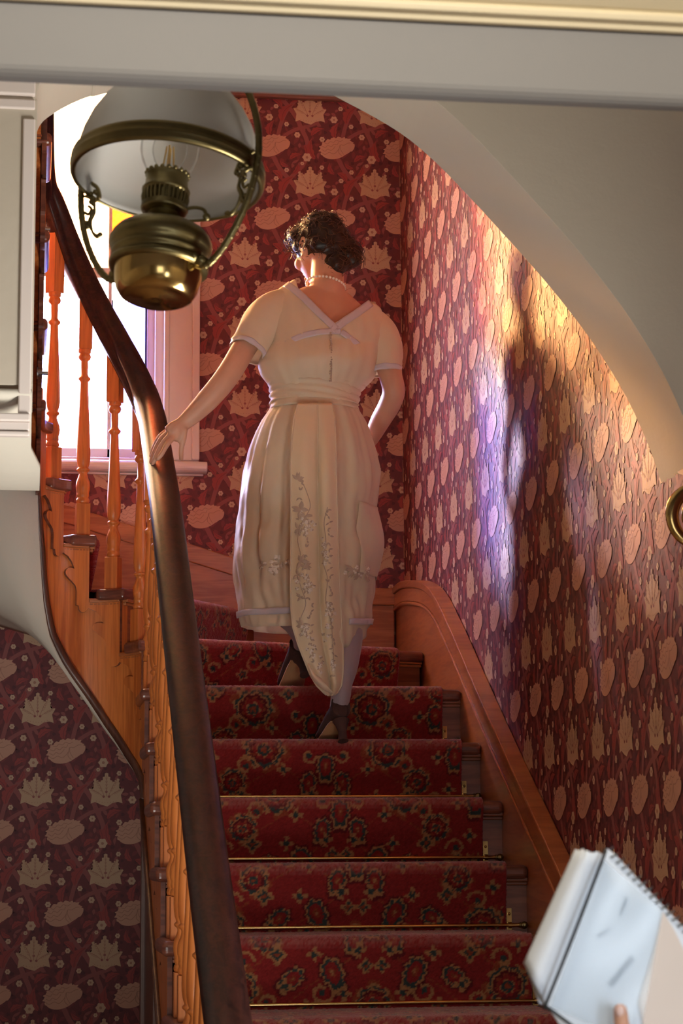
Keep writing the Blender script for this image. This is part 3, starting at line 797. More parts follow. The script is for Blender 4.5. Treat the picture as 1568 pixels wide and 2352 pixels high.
# thickness edges: roll the two side edges down
rng = np.random.default_rng(3)
for i, (a, b, z) in enumerate(prof_all):
    n = i//89+1
    if i % 89 < 46:
        f = ndir(n); A, B = cline(n)
        for k, q in ((0, A), (NU, B)): V[i, k, 0] = q.x-f.x*.030; V[i, k, 1] = q.y-f.y*.030
    else: V[i, 0, 2] -= .009; V[i, -1, 2] -= .009
def carpet_pattern(u, v):
    C = np.zeros(u.shape+(3,)); red = np.array([.235, .020, .020]); navy = np.array([.035, .050, .048]); tan = np.array([.34, .155, .066]); rust = np.array([.25, .050, .024]); dk = np.array([.115, .013, .016])
    C[:] = red
    uj = u+rng.normal(0, .0011, u.shape); vj = v+rng.normal(0, .0013, v.shape)
    def put(mask, c): C[mask] = c
    per = .450
    um = np.abs(uj)
    def local(cu, cv, rot=0, mirror=True):
        x = (um if mirror else uj)-cu
        y = (vj-cv+per/2) % per-per/2
        return x*math.cos(rot)+y*math.sin(rot), -x*math.sin(rot)+y*math.cos(rot)
    def palmette(cu, cv, s, rot=0, mirror=True):
        x, y = local(cu, cv, rot, mirror); r = np.hypot(x, y)/s; a = np.arctan2(y, x)
        fl = 1+.13*np.abs(np.sin(4.5*a+.8))+.16*np.cos(a-1.57)
        d = r/fl
        nt_ = np.sin(9*a+1.3) > -.45; n2_ = np.sin(5*a-.4) > -.2; top_ = np.sin(a) > -.75
        put((d < .070) & n2_, rust); put((d < .060) & nt_, tan); put(d < .052, navy); put((d < .046) & top_, tan); put(d < .041, dk); put((d < .034) & nt_ & top_, rust); put(d < .029, red)
        put((d < .022) & n2_, tan); put(d < .0165, navy); put((d < .010) & top_, rust)
    def rosette(cu, cv, s, mirror=True, k=4):
        x, y = local(cu, cv, 0, mirror); r = np.hypot(x, y)/s; a = np.arctan2(y, x); d = r/(1+.28*np.cos(k*a))
        put(d < .024, tan); put(d < .014, navy); put(d < .007, rust)
    def tear(cu, cv, s, rot, mirror=True):
        x, y = local(cu, cv, rot, mirror); d = np.hypot(x/.8, y/(1.3-.6*np.clip(y/.05, -1, 1)*.5))/s
        sc = 1+.10*np.sin(9*np.arctan2(y, x))
        put(d/sc < .050, dk); put(d/sc < .042, tan); put(d/sc < .035, navy); put(d < .026, red); put(d < .012, rust); put(d < .005, tan)
    def vine(c0, c1, amp, ph, w, col):
        x = um; y = (vj % per)/per
        cur = c0+(c1-c0)*(.5-.5*np.cos(2*np.pi*y+ph))+amp*np.sin(6*np.pi*y+ph)
        put(np.abs(x-cur) < w, col)
    vine(.06, .30, .012, .6, .0032, rust); vine(.36, .12, .015, 2.1, .0028, rust)
    palmette(.185, .075, .98, .25); palmette(.345, .30, .84, .3); palmette(.0, .262, .70)
    tear(.275, .185, 1.0, .5); tear(.105, .345, .85, -.4); tear(.0, .03, .8, 0); tear(.385, .06, .8, 0)
    palmette(.10, .19, .55, -.2); palmette(.275, .43, .62, .5); palmette(.395, .13, .55); tear(.205, .33, .7, .9); tear(.05, .43, .7, .2)
    rosette(.075, .125, 1.0); rosette(.075, .20, .75); rosette(.245, .39, .9); rosette(.165, .255, .8, k=5); rosette(.31, .12, .8); rosette(.39, .19, .8); rosette(.02, .36, .7)
    for (a, b) in ((.125, .02), (.225, .31), (.04, .40), (.30, .235), (.14, .17), (.37, .41), (.335, .055), (.23, .145), (.40, .34), (.15, .39), (.075, .29)):
        x, y = local(a, b); put((np.abs(x) < .020) & (np.abs(y) < .0055) | (np.abs(y) < .020) & (np.abs(x) < .0055), tan); put((np.abs(x) < .007) & (np.abs(y) < .007), navy)
    # curling sprays
    for (a, b, r0, s0) in ((.235, .03, .032, 1), (.13, .295, .030, -1), (.33, .375, .028, 1), (.05, .06, .022, -1), (.27, .27, .022, 1)):
        x, y = local(a, b); r = np.hypot(x, y); t = np.arctan2(y*s0, x)
        put((np.abs(r-r0*(.65+.35*t/3.14)) < .0042) & (t > -2.4), tan); put((r < .008), navy)
    brd = np.abs(uj) > W_/2-.012
    put(brd, red)
    C *= (1+rng.normal(0, .10, u.shape))[..., None]
    return np.clip(C, 0, 1)
CC = carpet_pattern(uu, vv)
wear = np.array([(.40 if 43 <= i % 89 <= 49 else (.16 if 41 <= i % 89 <= 52 else 0)) for i in range(NV)])[:, None]*np.clip(rng.normal(.62, .34, CC.shape[:2]), 0, 1)
CC = CC*(1-wear[..., None])+np.array([.40, .19, .17])*wear[..., None]      # pile worn pale along the nosings
V += rng.normal(0, .0006, V.shape)
idx = np.arange(NV*(NU+1)).reshape(NV, NU+1)
F = np.stack([idx[:-1, :-1], idx[:-1, 1:], idx[1:, 1:], idx[1:, :-1]], -1).reshape(-1, 4)
me = bpy.data.meshes.new('stair_carpet')
me.vertices.add(NV*(NU+1)); me.vertices.foreach_set('co', V.reshape(-1))
me.loops.add(F.size); me.loops.foreach_set('vertex_index', F.reshape(-1)); me.polygons.add(len(F)); me.polygons.foreach_set('loop_start', np.arange(0, F.size, 4)); 
me.update(calc_edges=True); me.polygons.foreach_set('use_smooth', [True]*len(F))
ca = me.color_attributes.new('weave', 'FLOAT_COLOR', 'POINT')
ca.data.foreach_set('color', np.concatenate([CC, np.ones(CC.shape[:2]+(1,))], -1).reshape(-1).astype(np.float32))
mc, nt, p = newmat('woven_carpet'); at = nt.nodes.new('ShaderNodeAttribute'); at.attribute_name = 'weave'
nt.links.new(at.outputs[0], p.inputs['Base Color']); setp(p, rough=.95, sheen=.55, spec=.1); p.inputs['Sheen Tint'].default_value = (1, .75, .75, 1); p.inputs['Sheen Roughness'].default_value = .4
tc = nt.nodes.new('ShaderNodeTexCoord'); nz = nt.nodes.new('ShaderNodeTexNoise'); nz.inputs['Scale'].default_value = 420
nt.links.new(tc.outputs['Object'], nz.inputs['Vector']); bpn = nt.nodes.new('ShaderNodeBump'); bpn.inputs['Strength'].default_value = .6; bpn.inputs['Distance'].default_value = .004
nt.links.new(nz.outputs[0], bpn.inputs['Height']); nt.links.new(bpn.outputs[0], p.inputs['Normal'])
me.materials.append(mc)
co = bpy.data.objects.new('stair_carpet', me); COL.objects.link(co)
tag(co, 'dark red patterned carpet runner covering the middle of the stairs', 'carpet')

# ------------------------------------------------------------------ brass stair rods
names = {5: 'lowest brass stair rod below the bottom edge of the photo', 6: 'brass stair rod at the very bottom of the photo, level with the notebook', 7: 'second brass stair rod from the bottom, beside the notebook corner',
         8: 'third brass stair rod from the bottom, ending in a round knob', 9: 'fourth brass stair rod from the bottom at eye level', 10: 'brass stair rod directly under the rear heel of the climbing woman', 11: 'brass stair rod on the step of the forward shoe'}
for n in range(6, 12):
    if n == 11: continue
    y = ny(n+1)+.032-.020; z = n*H+.021
    rd = thing('stair_rod', names[n], 'stair rod', ((CX0+CX1)/2, y, z), 'brass rods holding the stair carpet')
    MB().tube([(CX0-.03, y, z), (CX1+.032, y, z)], .0055, 10).build('rod', M_bright, rd)
    for x, s in ((CX0-.03, -1), (CX1+.032, 1)):
        MB().lathe([(.002, 0), (.0075, .001), (.0075, .004), (.005, .006), (.009, .010), (.0105, .015), (.008, .021), (.002, .024)], 12,
                   Matrix.Translation((x, y, z)) @ Matrix.Rotation(s*math.pi/2, 4, 'Y')).build('finial', M_brass, rd)
        e = MB(); xx = x-s*.026
        e.box((xx-.007, y+.006, z-.012), (xx+.007, y+.019, z+.045)); e.lathe([(.0085, -.005), (.0085, .005)], 14, Matrix.Translation((xx, y, z)) @ Matrix.Rotation(math.pi/2, 4, 'Y'))
        e.lathe([(.004, 0), (.004, .003), (.001, .004)], 8, Matrix.Translation((xx, y+.006, z+.03)) @ Matrix.Rotation(math.pi/2, 4, 'X'))
        e.build('clip', M_bright, rd)

# ------------------------------------------------------------------ balustrade
ban = thing('banister', 'dark mahogany handrail on turned pine balusters sweeping up the stair well', 'banister', (.38, 4.0, .2))
RX = .380
rail_px = [(362, 1000), (343, 945), (325, 900), (300, 846), (278, 803), (246, 745), (212, 692), (190, 650), (168, 605), (147, 558), (126, 510), (112, 470), (100, 420)]
RR = RX-WC.x
rp = [PX(a, b, RX) for a, b in ((522, 2352), (499, 2176), (475, 1990), (453, 1800), (430, 1600), (405, 1400), (385, 1200))]
d0 = (rp[2]-rp[0]).normalized()
rp = [rp[0]-d0*.8, rp[0]-d0*.4]+rp
hx = []
for a in (14, 27, 40, 54, 67, 80, 92, 104, 116, 128, 140, 152, 164):
    x, y = WC.x+RR*math.cos(math.radians(a)), WC.y+RR*math.sin(math.radians(a))
    px = pix((x, y, 3.0))[0]
    py = interp(px, sorted(rail_px))[0]
    hx.append(Vector((x, y, P(px, py, y).z)))
hz = [p.z for p in hx]
for _ in range(2): hz = [hz[0]]+[(hz[i-1]+2*hz[i]+hz[i+1])/4 for i in range(1, len(hz)-1)]+[hz[-1]]
for p, z in zip(hx, hz): p.z = z
za_, zb_r = rp[-1].z, hx[0].z
rp += [Vector((RX, lerp(rp[-1].y, hx[0].y, t), lerp(za_, zb_r, t))) for t in (.22, .42, .60, .76, .89)]
rp += hx
for k in range(1, 6): rp.append(Vector((WC.x-RR, WC.y-.1-.3*k, hx[-1].z+.06+.175*k)))
rpath = smooth_path(rp, 4)
rprof = [(-.026, -.028), (.026, -.028), (.034, -.022), (.034, -.014), (.029, -.009), (.036, -.006), (.045, .002), (.046, .010), (.040, .019), (.026, .026), (.010, .029), (-.010, .029), (-.026, .026), (-.040, .019), (-.046, .010), (-.045, .002), (-.036, -.006), (-.029, -.009), (-.034, -.014), (-.034, -.022)]
for _ in range(12):
    rpath = [rpath[0]]+[(rpath[i-1]+rpath[i]*2+rpath[i+1])/4 for i in range(1, len(rpath)-1)]+[rpath[-1]]
hr = MB(); rings = []
for i, p in enumerate(rpath):                     # the wreath of the rail is cut deeper than the straight
    t = (rpath[min(i+1, len(rpath)-1)]-rpath[max(i-1, 0)]).normalized(); sd = t.cross(Vector((0, 0, 1))).normalized(); n_ = sd.cross(t)
    k = 1+.55*min(1, max(0, (p.y-6.2)/.75)) if p.x > WC.x else 1.55-.35*min(1, max(0, (WC.y+.15-p.y)/.4))
    rings.append([p+sd*a+n_*(b*k) for a, b in rprof])
hr.loft(rings, 0, True, True, True); hro = hr.build('handrail', M_rail, ban)
# steel joint plate under the rail
i0 = min(range(len(rpath)), key=lambda i: abs(pix(rpath[i])[0]-176))
jp = MB(); jp.sweep([p+Vector((0, 0, -.036)) for p in rpath[i0-2:i0+4]], [(-.016, -.003), (.016, -.003), (.016, .003), (-.016, .003)]); jp.build('joint_plate', M_steel, ban)
BAL = [(.0155, .107), (.021, .110), (.0228, .117), (.021, .125), (.0185, .128), (.0215, .134), (.021, .140), (.0205, .145), (.0235, .158), (.0242, .168), (.0225, .182), (.017, .196), (.0138, .207), (.0145, .214), (.0215, .220), (.0218, .225), (.0165, .230), (.0205, .242), (.0228, .258), (.0235, .275), (.0225, .31), (.0195, .37), (.0165, .44), (.0138, .505), (.0130, .522), (.0205, .530), (.0208, .535), (.0150, .540), (.0115, .548), (.0125, .575), (.0118, .593), (.0195, .600), (.0215, .608), (.0195, .616), (.0165, .618), (.0215, .622), (.0215, .634)]
def rail_bottom(p):
    best = min(rpath, key=lambda q: (q.x-p[0])**2+(q.y-p[1])**2); return best.z-.03
def baluster(x, y, z, rot):
    zt_ = rail_bottom((x, y)); extra = max(-.02, zt_-(z+.70)); 
    b = MB(); h = .0225
    b.box((-h, -h, 0), (h, h, .108)); b.lathe([(r, zz) for r, zz in BAL], 20, cap=False); b.box((-h, -h, .632), (h, h, zt_-z+.012))
    me_o = b.build('baluster', M_pine, None, bevel=.0012, seg=1)
    me_o.parent = ban; me_o.location = Vector((x, y, z))-ban.location; me_o.rotation_euler = (0, 0, rot)
for n in range(2, 12):
    for f in (.085, .23):
        if n == 11 and f > .2: continue
        baluster(RX+.004, ny(n)+f, n*H, 0)
for n in range(17, 21):
    for f in (.08, .235): baluster(WC.x-RR-.003, RETY[n]-f, n*H, 0)
for n, a in ((11, 5), (12, 32), (13, 66), (14, 97), (15, 131), (16, 166)):
    r = RR+.003; baluster(WC.x+r*math.cos(math.radians(a)), WC.y+r*math.sin(math.radians(a)), n*H, math.radians(a))
# ------------------------------------------------------------------ hanging oil lamp
M_opal = cloth('opal_glass', (.82, .81, .78), .5, .2, 0)
for n_ in list(M_opal.node_tree.nodes):
    if n_.type == 'BUMP': M_opal.node_tree.nodes.remove(n_)
def lampglass():
    m = bpy.data.materials.new('clear_lamp_glass'); m.use_nodes = True; nt = m.node_tree
    for n in list(nt.nodes): nt.nodes.remove(n)
    out = nt.nodes.new('ShaderNodeOutputMaterial'); tr = nt.nodes.new('ShaderNodeBsdfTransparent'); tr.inputs[0].default_value = (.95, .95, .94, 1)
    gl = nt.nodes.new('ShaderNodeBsdfGlossy'); gl.inputs['Roughness'].default_value = .05
    lw = nt.nodes.new('ShaderNodeLayerWeight'); lw.inputs[0].default_value = .06
    mx = nt.nodes.new('ShaderNodeMixShader'); ml = nt.nodes.new('ShaderNodeMath'); ml.operation = 'MULTIPLY'; ml.inputs[1].default_value = .55; nt.links.new(lw.outputs['Fresnel'], ml.inputs[0]); nt.links.new(ml.outputs[0], mx.inputs[0]); nt.links.new(tr.outputs[0], mx.inputs[1]); nt.links.new(gl.outputs[0], mx.inputs[2])
    nt.links.new(mx.outputs[0], out.inputs[0]); return m
M_lglass = lampglass()
YLAMP = 3.1
L0 = P(356, 694, YLAMP)
zax = Vector((.092, .125, 1)).normalized()
xax = Vector((math.cos(math.radians(36)), -math.sin(math.radians(36)), 0)); xax = (xax-zax*xax.dot(zax)).normalized(); yax = zax.cross(xax)
ML = Matrix((xax, yax, zax)).transposed().to_4x4(); ML.translation = L0
def lp(r, z, y=0): return ML @ Vector((r, y, z))
lamp = thing('hanging_oil_lamp', 'old brass hanging oil lamp with white opal glass shade and a bulb in its chimney', 'lamp', L0)
f = MB()
f.lathe([(.004, .004), (.018, .001), (.020, .004), (.034, .003), (.036, .006), (.046, .005), (.054, .009), (.061, .020), (.0645, .034), (.0655, .046), (.066, .050)], 48, ML)
f.build('font_base', M_bright, lamp)
f = MB(); f.lathe([(.066, .050), (.0735, .052), (.0745, .057), (.0735, .061), (.069, .063), (.0695, .068), (.0725, .070), (.0725, .075), (.070, .078), (.0755, .083), (.0770, .090), (.0765, .097), (.0735, .104), (.067, .112), (.056, .119), (.044, .124), (.034, .128), (.027, .133), (.024, .142), (.025, .146)], 48, ML)
f.build('font', M_brass, lamp)
b = MB(); b.lathe([(.025, .143), (.034, .146), (.036, .150), (.0335, .152), (.035, .156), (.0325, .158)], 32, ML)
for k in range(30):
    a = 2*math.pi*k/30; c, s = math.cos(a), math.sin(a)
    b.tube([lp(.0325*c, .157, .0325*s), lp(.0345*c, .168, .0345*s), lp(.0335*c, .176, .0335*s)], .0019, 6)
b.lathe([(.0335, .175), (.036, .177), (.0365, .181), (.034, .184), (.0325, .190), (.0315, .201), (.033, .203), (.032, .206), (.029, .207)], 32, ML)
b.lathe([(.030, .160), (.030, .176)], 24, ML)
for k in range(20):
    a = 2*math.pi*k/20; c, s = math.cos(a), math.sin(a); b.ball(lp(.0315*c, .207, .0315*s), .0035, 8, 5)
b.build('burner', M_brass, lamp)
k_ = MB(); kd = ML.to_3x3().inverted() @ Vector((1, -.3, 0)); kd.z = 0; kd.normalize()
k_.tube(smooth_path([lp(kd.x*.03, .150, kd.y*.03), lp(kd.x*.046, .153, kd.y*.046), lp(kd.x*.060, .150, kd.y*.060), lp(kd.x*.066, .140, kd.y*.066)], 5), .0028, 8); k_.ball(lp(kd.x*.066, .138, kd.y*.066), (.006, .003, .006), 10, 6)
k_.build('wick_key', M_brass, lamp)
c = MB(); pr = [(.030, .200), (.0305, .207), (.034, .216), (.041, .230), (.0450, .246), (.0445, .262), (.041, .282), (.036, .305), (.031, .33), (.028, .36), (.027, .40)]
c.loft([[lp(r*math.cos(2*math.pi*i/40), z, r*math.sin(2*math.pi*i/40)) for i in range(40)] for r, z in pr], 0, True, True, False)
c.build('chimney', M_lglass, lamp)
bu = MB(); pr = [(.0125, .205), (.013, .212), (.0165, .220), (.0225, .230), (.0262, .242), (.0268, .250), (.0255, .259), (.021, .268), (.013, .274), (.004, .2765), (.0005, .277)]
bu.lathe(pr, 32, ML, cap=False)
bulb = bu.build('light_bulb', M_lglass, lamp)
M_fil = plain('filament', (.85, .55, .18), .5, .05)
fl = MB()
for k in range(4):
    a = k*math.pi/2+.4; fl.tube([lp(.008*math.cos(a), .222, .008*math.sin(a)), lp(.005*math.cos(a), .254, .005*math.sin(a))], .0013, 6)
fl.lathe([(.006, .205), (.006, .214), (.003, .224)], 12, ML)
fl.build('filament', M_fil, bulb)
sh = MB(); pr = [(.1405, .198), (.1415, .206), (.1412, .215), (.139, .235), (.133, .262), (.1235, .288), (.110, .312), (.093, .334), (.076, .350), (.064, .360), (.058, .372), (.056, .388)]
n = 64
sh.loft([[lp(r*math.cos(2*math.pi*i/n), z, r*math.sin(2*math.pi*i/n)) for i in range(n)] for r, z in pr], 0, True, True, False)
so_ = sh.build('lamp_shade', M_opal, lamp); md = so_.modifiers.new('t', 'SOLIDIFY'); md.thickness = .003
rg = MB(); rg.lathe([(.1425, .226), (.1455, .224), (.147, .219), (.1455, .214), (.1475, .211), (.1475, .207), (.1455, .204), (.1465, .200), (.1445, .196), (.140, .194), (.138, .196), (.1415, .203), (.1415, .226)], 72, ML, cap=False)
rg.build('shade_ring', M_brass, lamp)
hp = MB()
half = [(.066, .052), (.076, .047), (.089, .050), (.104, .064), (.121, .088), (.138, .122), (.150, .160), (.1565, .198), (.157, .225), (.152, .262), (.140, .300), (.121, .340), (.095, .378), (.062, .410), (.028, .428), (0, .434)]
path = smooth_path([lp(r, z) for r, z in half]+[lp(-r, z) for r, z in half[-2::-1]], 4)
hp.tube(path, .0052, 10)
for i in range(0, len(path), 2): hp.ball(path[i], .0058, 8, 5)          # rope-like cast bar
for s in (-1, 1):
    hp.ball(lp(s*.074, .055), (.012, .012, .010), 12, 8)
    for y in (-.014, .014): hp.ball(lp(s*.070, .058, y), .006, 10, 6)
hp.build('harp', M_brass, lamp)
for s in (-1, 1):
    sc_ = MB()
    def q(r, z): return lp(s*r, z)
    sc_.tube(smooth_path([q(.150, .222), q(.136, .214), q(.126, .205), q(.121, .192)], 5), .0032, 8)
    sc_.tube(smooth_path([q(.150, .196), q(.138, .192), q(.130, .180), q(.128, .166), q(.134, .152), q(.128, .134), q(.118, .124), q(.112, .128)], 5), [.0022+.0018*abs(math.sin(i*.25)) for i in range(36)], 8)
    sc_.tube(smooth_path([q(.146, .168), q(.138, .164), q(.134, .172), q(.140, .178)], 5), .0026, 8)
    for r, z in ((.130, .200), (.125, .196), (.133, .190), (.127, .186), (.138, .198), (.122, .190), (.131, .180), (.136, .184), (.141, .150), (.137, .143)): sc_.ball(q(r, z), .0042, 8, 6)
    sc_.ball(q(.112, .126), .0042, 8, 6)
    sc_.build('scroll_ornament', M_brass, lamp)
hk = MB(); top = lp(0, .434)
hk.tube([top, top+Vector((.0, .0, .02)), Vector((top.x+.005, top.y+.01, 3.38))], .005, 10); hk.lathe([(.03, 0), (.034, .006), (.012, .02)], 20, Matrix.Translation((top.x+.005, top.y+.01, 3.402)) @ Matrix.Rotation(math.pi, 4, 'X'))
hk.build('hanging_rod', M_brass, lamp)

# ------------------------------------------------------------------ wall sconce at the right edge
sx = XW; s0 = PX(1622, 1185, XW-.05); sy = 4.34
scn_t = thing('wall_sconce', 'brass wall bracket light curling in at the right edge beneath the arch', 'wall light', (sx, s0.y, s0.z))
cpt = P(1599, 1186, s0.y); r = .050
pth = [cpt+Vector((r*math.cos(a), 0, r*1.08*math.sin(a))) for a in [math.radians(60+d) for d in range(0, 236, 8)]]
rad = [.010-.004*abs(i/len(pth)-.35) for i in range(len(pth))]
q = MB(); q.tube(pth, [.0085*(1-.45*abs(i/len(pth)-.4)) for i in range(len(pth))], 12, flat=1.7); q.tube(smooth_path([pth[-1], pth[-1]+Vector((.03, 0, -.035)), Vector((sx-.01, s0.y, cpt.z-.11))], 6), .009, 10)
q.tube([p+(cpt-p)*.34+Vector((.006, 0, 0)) for p in pth], .004, 8)
q.build('scroll_arm', M_bright, scn_t)
q = MB(); q.lathe([(.045, 0), (.048, .006), (.036, .012), (.02, .02), (.006, .022)], 24, Matrix.Translation((sx-.0015, s0.y, cpt.z-.11)) @ Matrix.Rotation(-math.pi/2, 4, 'Y')); q.build('backplate', M_bright, scn_t)
# ------------------------------------------------------------------ woman climbing the stairs
M_skin, nt, p = newmat('skin'); setp(p, col=(.60, .33, .23), rough=.48, sss=.15); p.inputs['Subsurface Radius'].default_value = (.012, .005, .003); p.inputs['Subsurface Scale'].default_value = .6
tc = nt.nodes.new('ShaderNodeTexCoord'); nz = nt.nodes.new('ShaderNodeTexNoise'); nz.inputs['Scale'].default_value = 16; nz.inputs['Detail'].default_value = 6
nt.links.new(tc.outputs['Object'], nz.inputs['Vector']); cr = nt.nodes.new('ShaderNodeValToRGB'); cr.color_ramp.elements[0].color = (.55, .28, .19, 1); cr.color_ramp.elements[1].color = (.65, .38, .27, 1)
nt.links.new(nz.outputs[0], cr.inputs[0]); nt.links.new(cr.outputs[0], p.inputs['Base Color'])
M_stock = cloth('lilac_stocking', (.36, .28, .31), .1, .6)
M_silk = cloth('cream_silk', (.88, .76, .58), .34, .5, .35)
M_skirt = cloth('sheer_cream_silk', (.88, .77, .60), .42, .5, .35)
M_gold = cloth('golden_silk', (.84, .70, .49), .18, .42, .35)
M_rib = cloth('lavender_ribbon', (.62, .55, .60), .1, .28, .2)
M_emb = plain('embroidery_thread', (.50, .37, .28), .5, .2, 40)
M_embl = plain('embroidery_pale_thread', (.78, .68, .58), .4, .1, 40)
M_shoe = plain('dark_brown_suede', (.060, .026, .022), .85, .2, 40, .3, 200)
M_sole = plain('tan_leather_sole', (.42, .24, .11), .5, .12, 20)
M_hair = plain('dark_brown_hair', (.016, .008, .006), .42, .3, 40)
M_pearl = plain('pearl', (.80, .76, .68), .2, .04, 40, coat=.6)
YW = 6.44
woman = thing('person', 'woman in a cream silk dress climbing the stairs with one hand on the rail', 'person', (P(740, 1700, 6.5).x, 6.48, 10*H))
def ring_at(py, cx, hw, hd, yc, tilt=0, n=28, fr=1.0):
    a, b = P(cx-hw, py, yc), P(cx+hw, py, yc); c = (a+b)/2; rx = (b-a).length/2; out = []
    for k in range(n):
        t = 2*math.pi*k/n; x = rx*math.cos(t); y = hd*math.sin(t)*(fr if math.sin(t) > 0 else 1)
        out.append(Vector((c.x+x, c.y+y, c.z-tilt*x)))
    return out
body = MB()
torso = [(1105, 717, 95, .10, 6.46, 0), (1060, 717, 122, .13, 6.46, 0), (1000, 718, 118, .125, 6.45, 0), (950, 720, 98, .105, 6.44, 0), (905, 722, 84, .092, 6.44, 0), (860, 730, 93, .098, 6.44, .02), (810, 740, 108, .104, 6.445, .06), (770, 746, 122, .104, 6.45, .12), (735, 750, 128, .092, 6.46, .17), (708, 752, 108, .076, 6.47, .20), (688, 752, 80, .064, 6.48, .20), (670, 750, 54, .055, 6.49, .14)]
body.loft([ring_at(*t) for t in torso])
# neck and head
HC = P(738, 572, 6.56); hy = math.radians(23)
fdir = Vector((-math.sin(hy), math.cos(hy), -.30)).normalized(); ldir = Vector((-math.cos(hy), -math.sin(hy), .04)); ldir = (ldir-fdir*ldir.dot(fdir)).normalized(); udir = ldir.cross(fdir)*-1
if udir.z < 0: udir = -udir
MH = Matrix((ldir, fdir, udir)).transposed().to_4x4(); MH.translation = HC
def hp_(l, f, u): return MH @ Vector((l, f, u))
nb, nt_ = P(750, 678, 6.485), hp_(0, -.022, -.075)
body.tube([nb+Vector((0, -.005, -.05)), nb, nb.lerp(nt_, .5), nt_, nt_+udir*.05], [.066, .060, .053, .052, .05], 20)
R3 = MH.to_3x3().to_4x4()
body.ball(HC+udir*.018, (.073, .090, .095), 24, 16, 0, R3)
jaw = [(.000, .052, .064, .062), (-.030, .050, .062, .060), (-.055, .047, .056, .055), (-.078, .045, .046, .048), (-.098, .050, .032, .036), (-.112, .055, .018, .020)]
body.loft([[hp_(w*math.cos(2*math.pi*k/20), f0-.016+d*math.sin(2*math.pi*k/20), u) for k in range(20)] for u, f0, w, d in jaw])
body.tube([hp_(0, .086, .02), hp_(0, .096, -.01), hp_(0, .108, -.030), hp_(0, .092, -.040)], [.008, .010, .012, .009], 10)
for s in (-1, 1):
    body.ball(hp_(s*.012, .094, -.034), .009, 8, 6); body.ball(hp_(s*.045, .060, -.028), (.022, .024, .022), 12, 8, 0, R3); body.tube([hp_(s*.012, .083, .028), hp_(s*.034, .080, .032), hp_(s*.052, .066, .024)], .008, 8)
    e = [hp_(s*(.073+.004*math.sin(a)), -.008+.017*math.cos(a)-.006*math.sin(a), -.012+.030*math.sin(a)) for a in [math.pi*2*k/16 for k in range(17)]]
    body.tube(e, .0048, 8); body.ball(hp_(s*.070, -.006, -.014), (.007, .014, .026), 12, 8, 0, R3); body.ball(hp_(s*.072, .002, -.040), .0075, 8, 6)
body.tube([hp_(-.020, .088, -.063), hp_(-.008, .094, -.060), hp_(.008, .094, -.060), hp_(.020, .088, -.063)], .0055, 8); body.tube([hp_(-.017, .086, -.071), hp_(0, .092, -.074), hp_(.017, .086, -.071)], .006, 8)
# left arm to the rail
la = [(640, 712, 6.465, .055), (594, 744, 6.44, .046), (560, 800, 6.41, .038), (532, 848, 6.385, .0375), (508, 882, 6.375, .0365), (478, 917, 6.38, .035), (450, 946, 6.385, .030), (428, 966, 6.39, .0255), (416, 976, 6.39, .0235)]
body.tube(smooth_path([P(a, b, y) for a, b, y, r in la], 4), [interp(i/4, [(k, q[3]) for k, q in enumerate(la)])[0] for i in range(4*(len(la)-1)+1)], 18)
RY = 6.385
def fin(mb, pts, r): sp_ = smooth_path([P(a, b, y) for a, b, y in pts], 4); n = len(sp_); mb.tube(sp_, [lerp(r, r*.72, i/(n-1)) for i in range(n)], 10); mb.ball(sp_[-1], r*.74, 8, 6)
# back of the hand, four fingers bent over the rail, thumb on the inner side
for a, b, c, d, r in ((418, 976, 392, 996, .020), (420, 982, 398, 1010, .017), (412, 972, 383, 990, .016)):
    body.tube([P(a, b, RY), P((a+c)/2, (b+d)/2-1, RY-.004), P(c, d, RY-.004)], [r, r*1.05, r*.9], 12)
fin(body, [(396, 1006, RY-.012), (383, 1022, RY-.030), (372, 1042, RY-.036), (363, 1054, RY-.034)], .0098)
fin(body, [(391, 1000, RY-.004), (375, 1017, RY-.014), (360, 1043, RY-.020), (350, 1068, RY-.018)], .0100)
fin(body, [(387, 994, RY+.012), (370, 1008, RY+.010), (355, 1035, RY+.004), (346, 1062, RY+.002)], .0096)
fin(body, [(382, 990, RY+.028), (366, 1003, RY+.030), (353, 1027, RY+.026), (346, 1048, RY+.022)], .0086)
fin(body, [(424, 985, RY-.01), (421, 1008, RY-.006), (416, 1032, RY+.002), (416, 1054, RY+.006)], .0105)
# right arm, hand on the hip
ra = [(850, 748, 6.465, .052), (866, 784, 6.44, .045), (888, 835, 6.42, .038), (899, 872, 6.415, .036), (904, 900, 6.42, .0355), (894, 930, 6.455, .0345), (874, 965, 6.51, .032), (856, 1000, 6.56, .026), (845, 1015, 6.58, .025)]
body.tube(smooth_path([P(a, b, y) for a, b, y, r in ra], 4), [interp(i/4, [(k, q[3]) for k, q in enumerate(ra)])[0] for i in range(4*(len(ra)-1)+1)], 18)
body.tube([P(845, 1015, 6.58), P(830, 1032, 6.60), P(818, 1046, 6.605)], [.024, .030, .026], 12)
for k in range(4): fin(body, [(820+5*k-8, 1040+6*k, 6.61), (800+3*k, 1058+6*k, 6.615), (786+2*k, 1078+6*k, 6.61), (782+2*k, 1092+6*k, 6.595)], .0090)
fin(body, [(836, 1028, 6.585), (826, 1050, 6.57), (818, 1072, 6.575)], .0100)
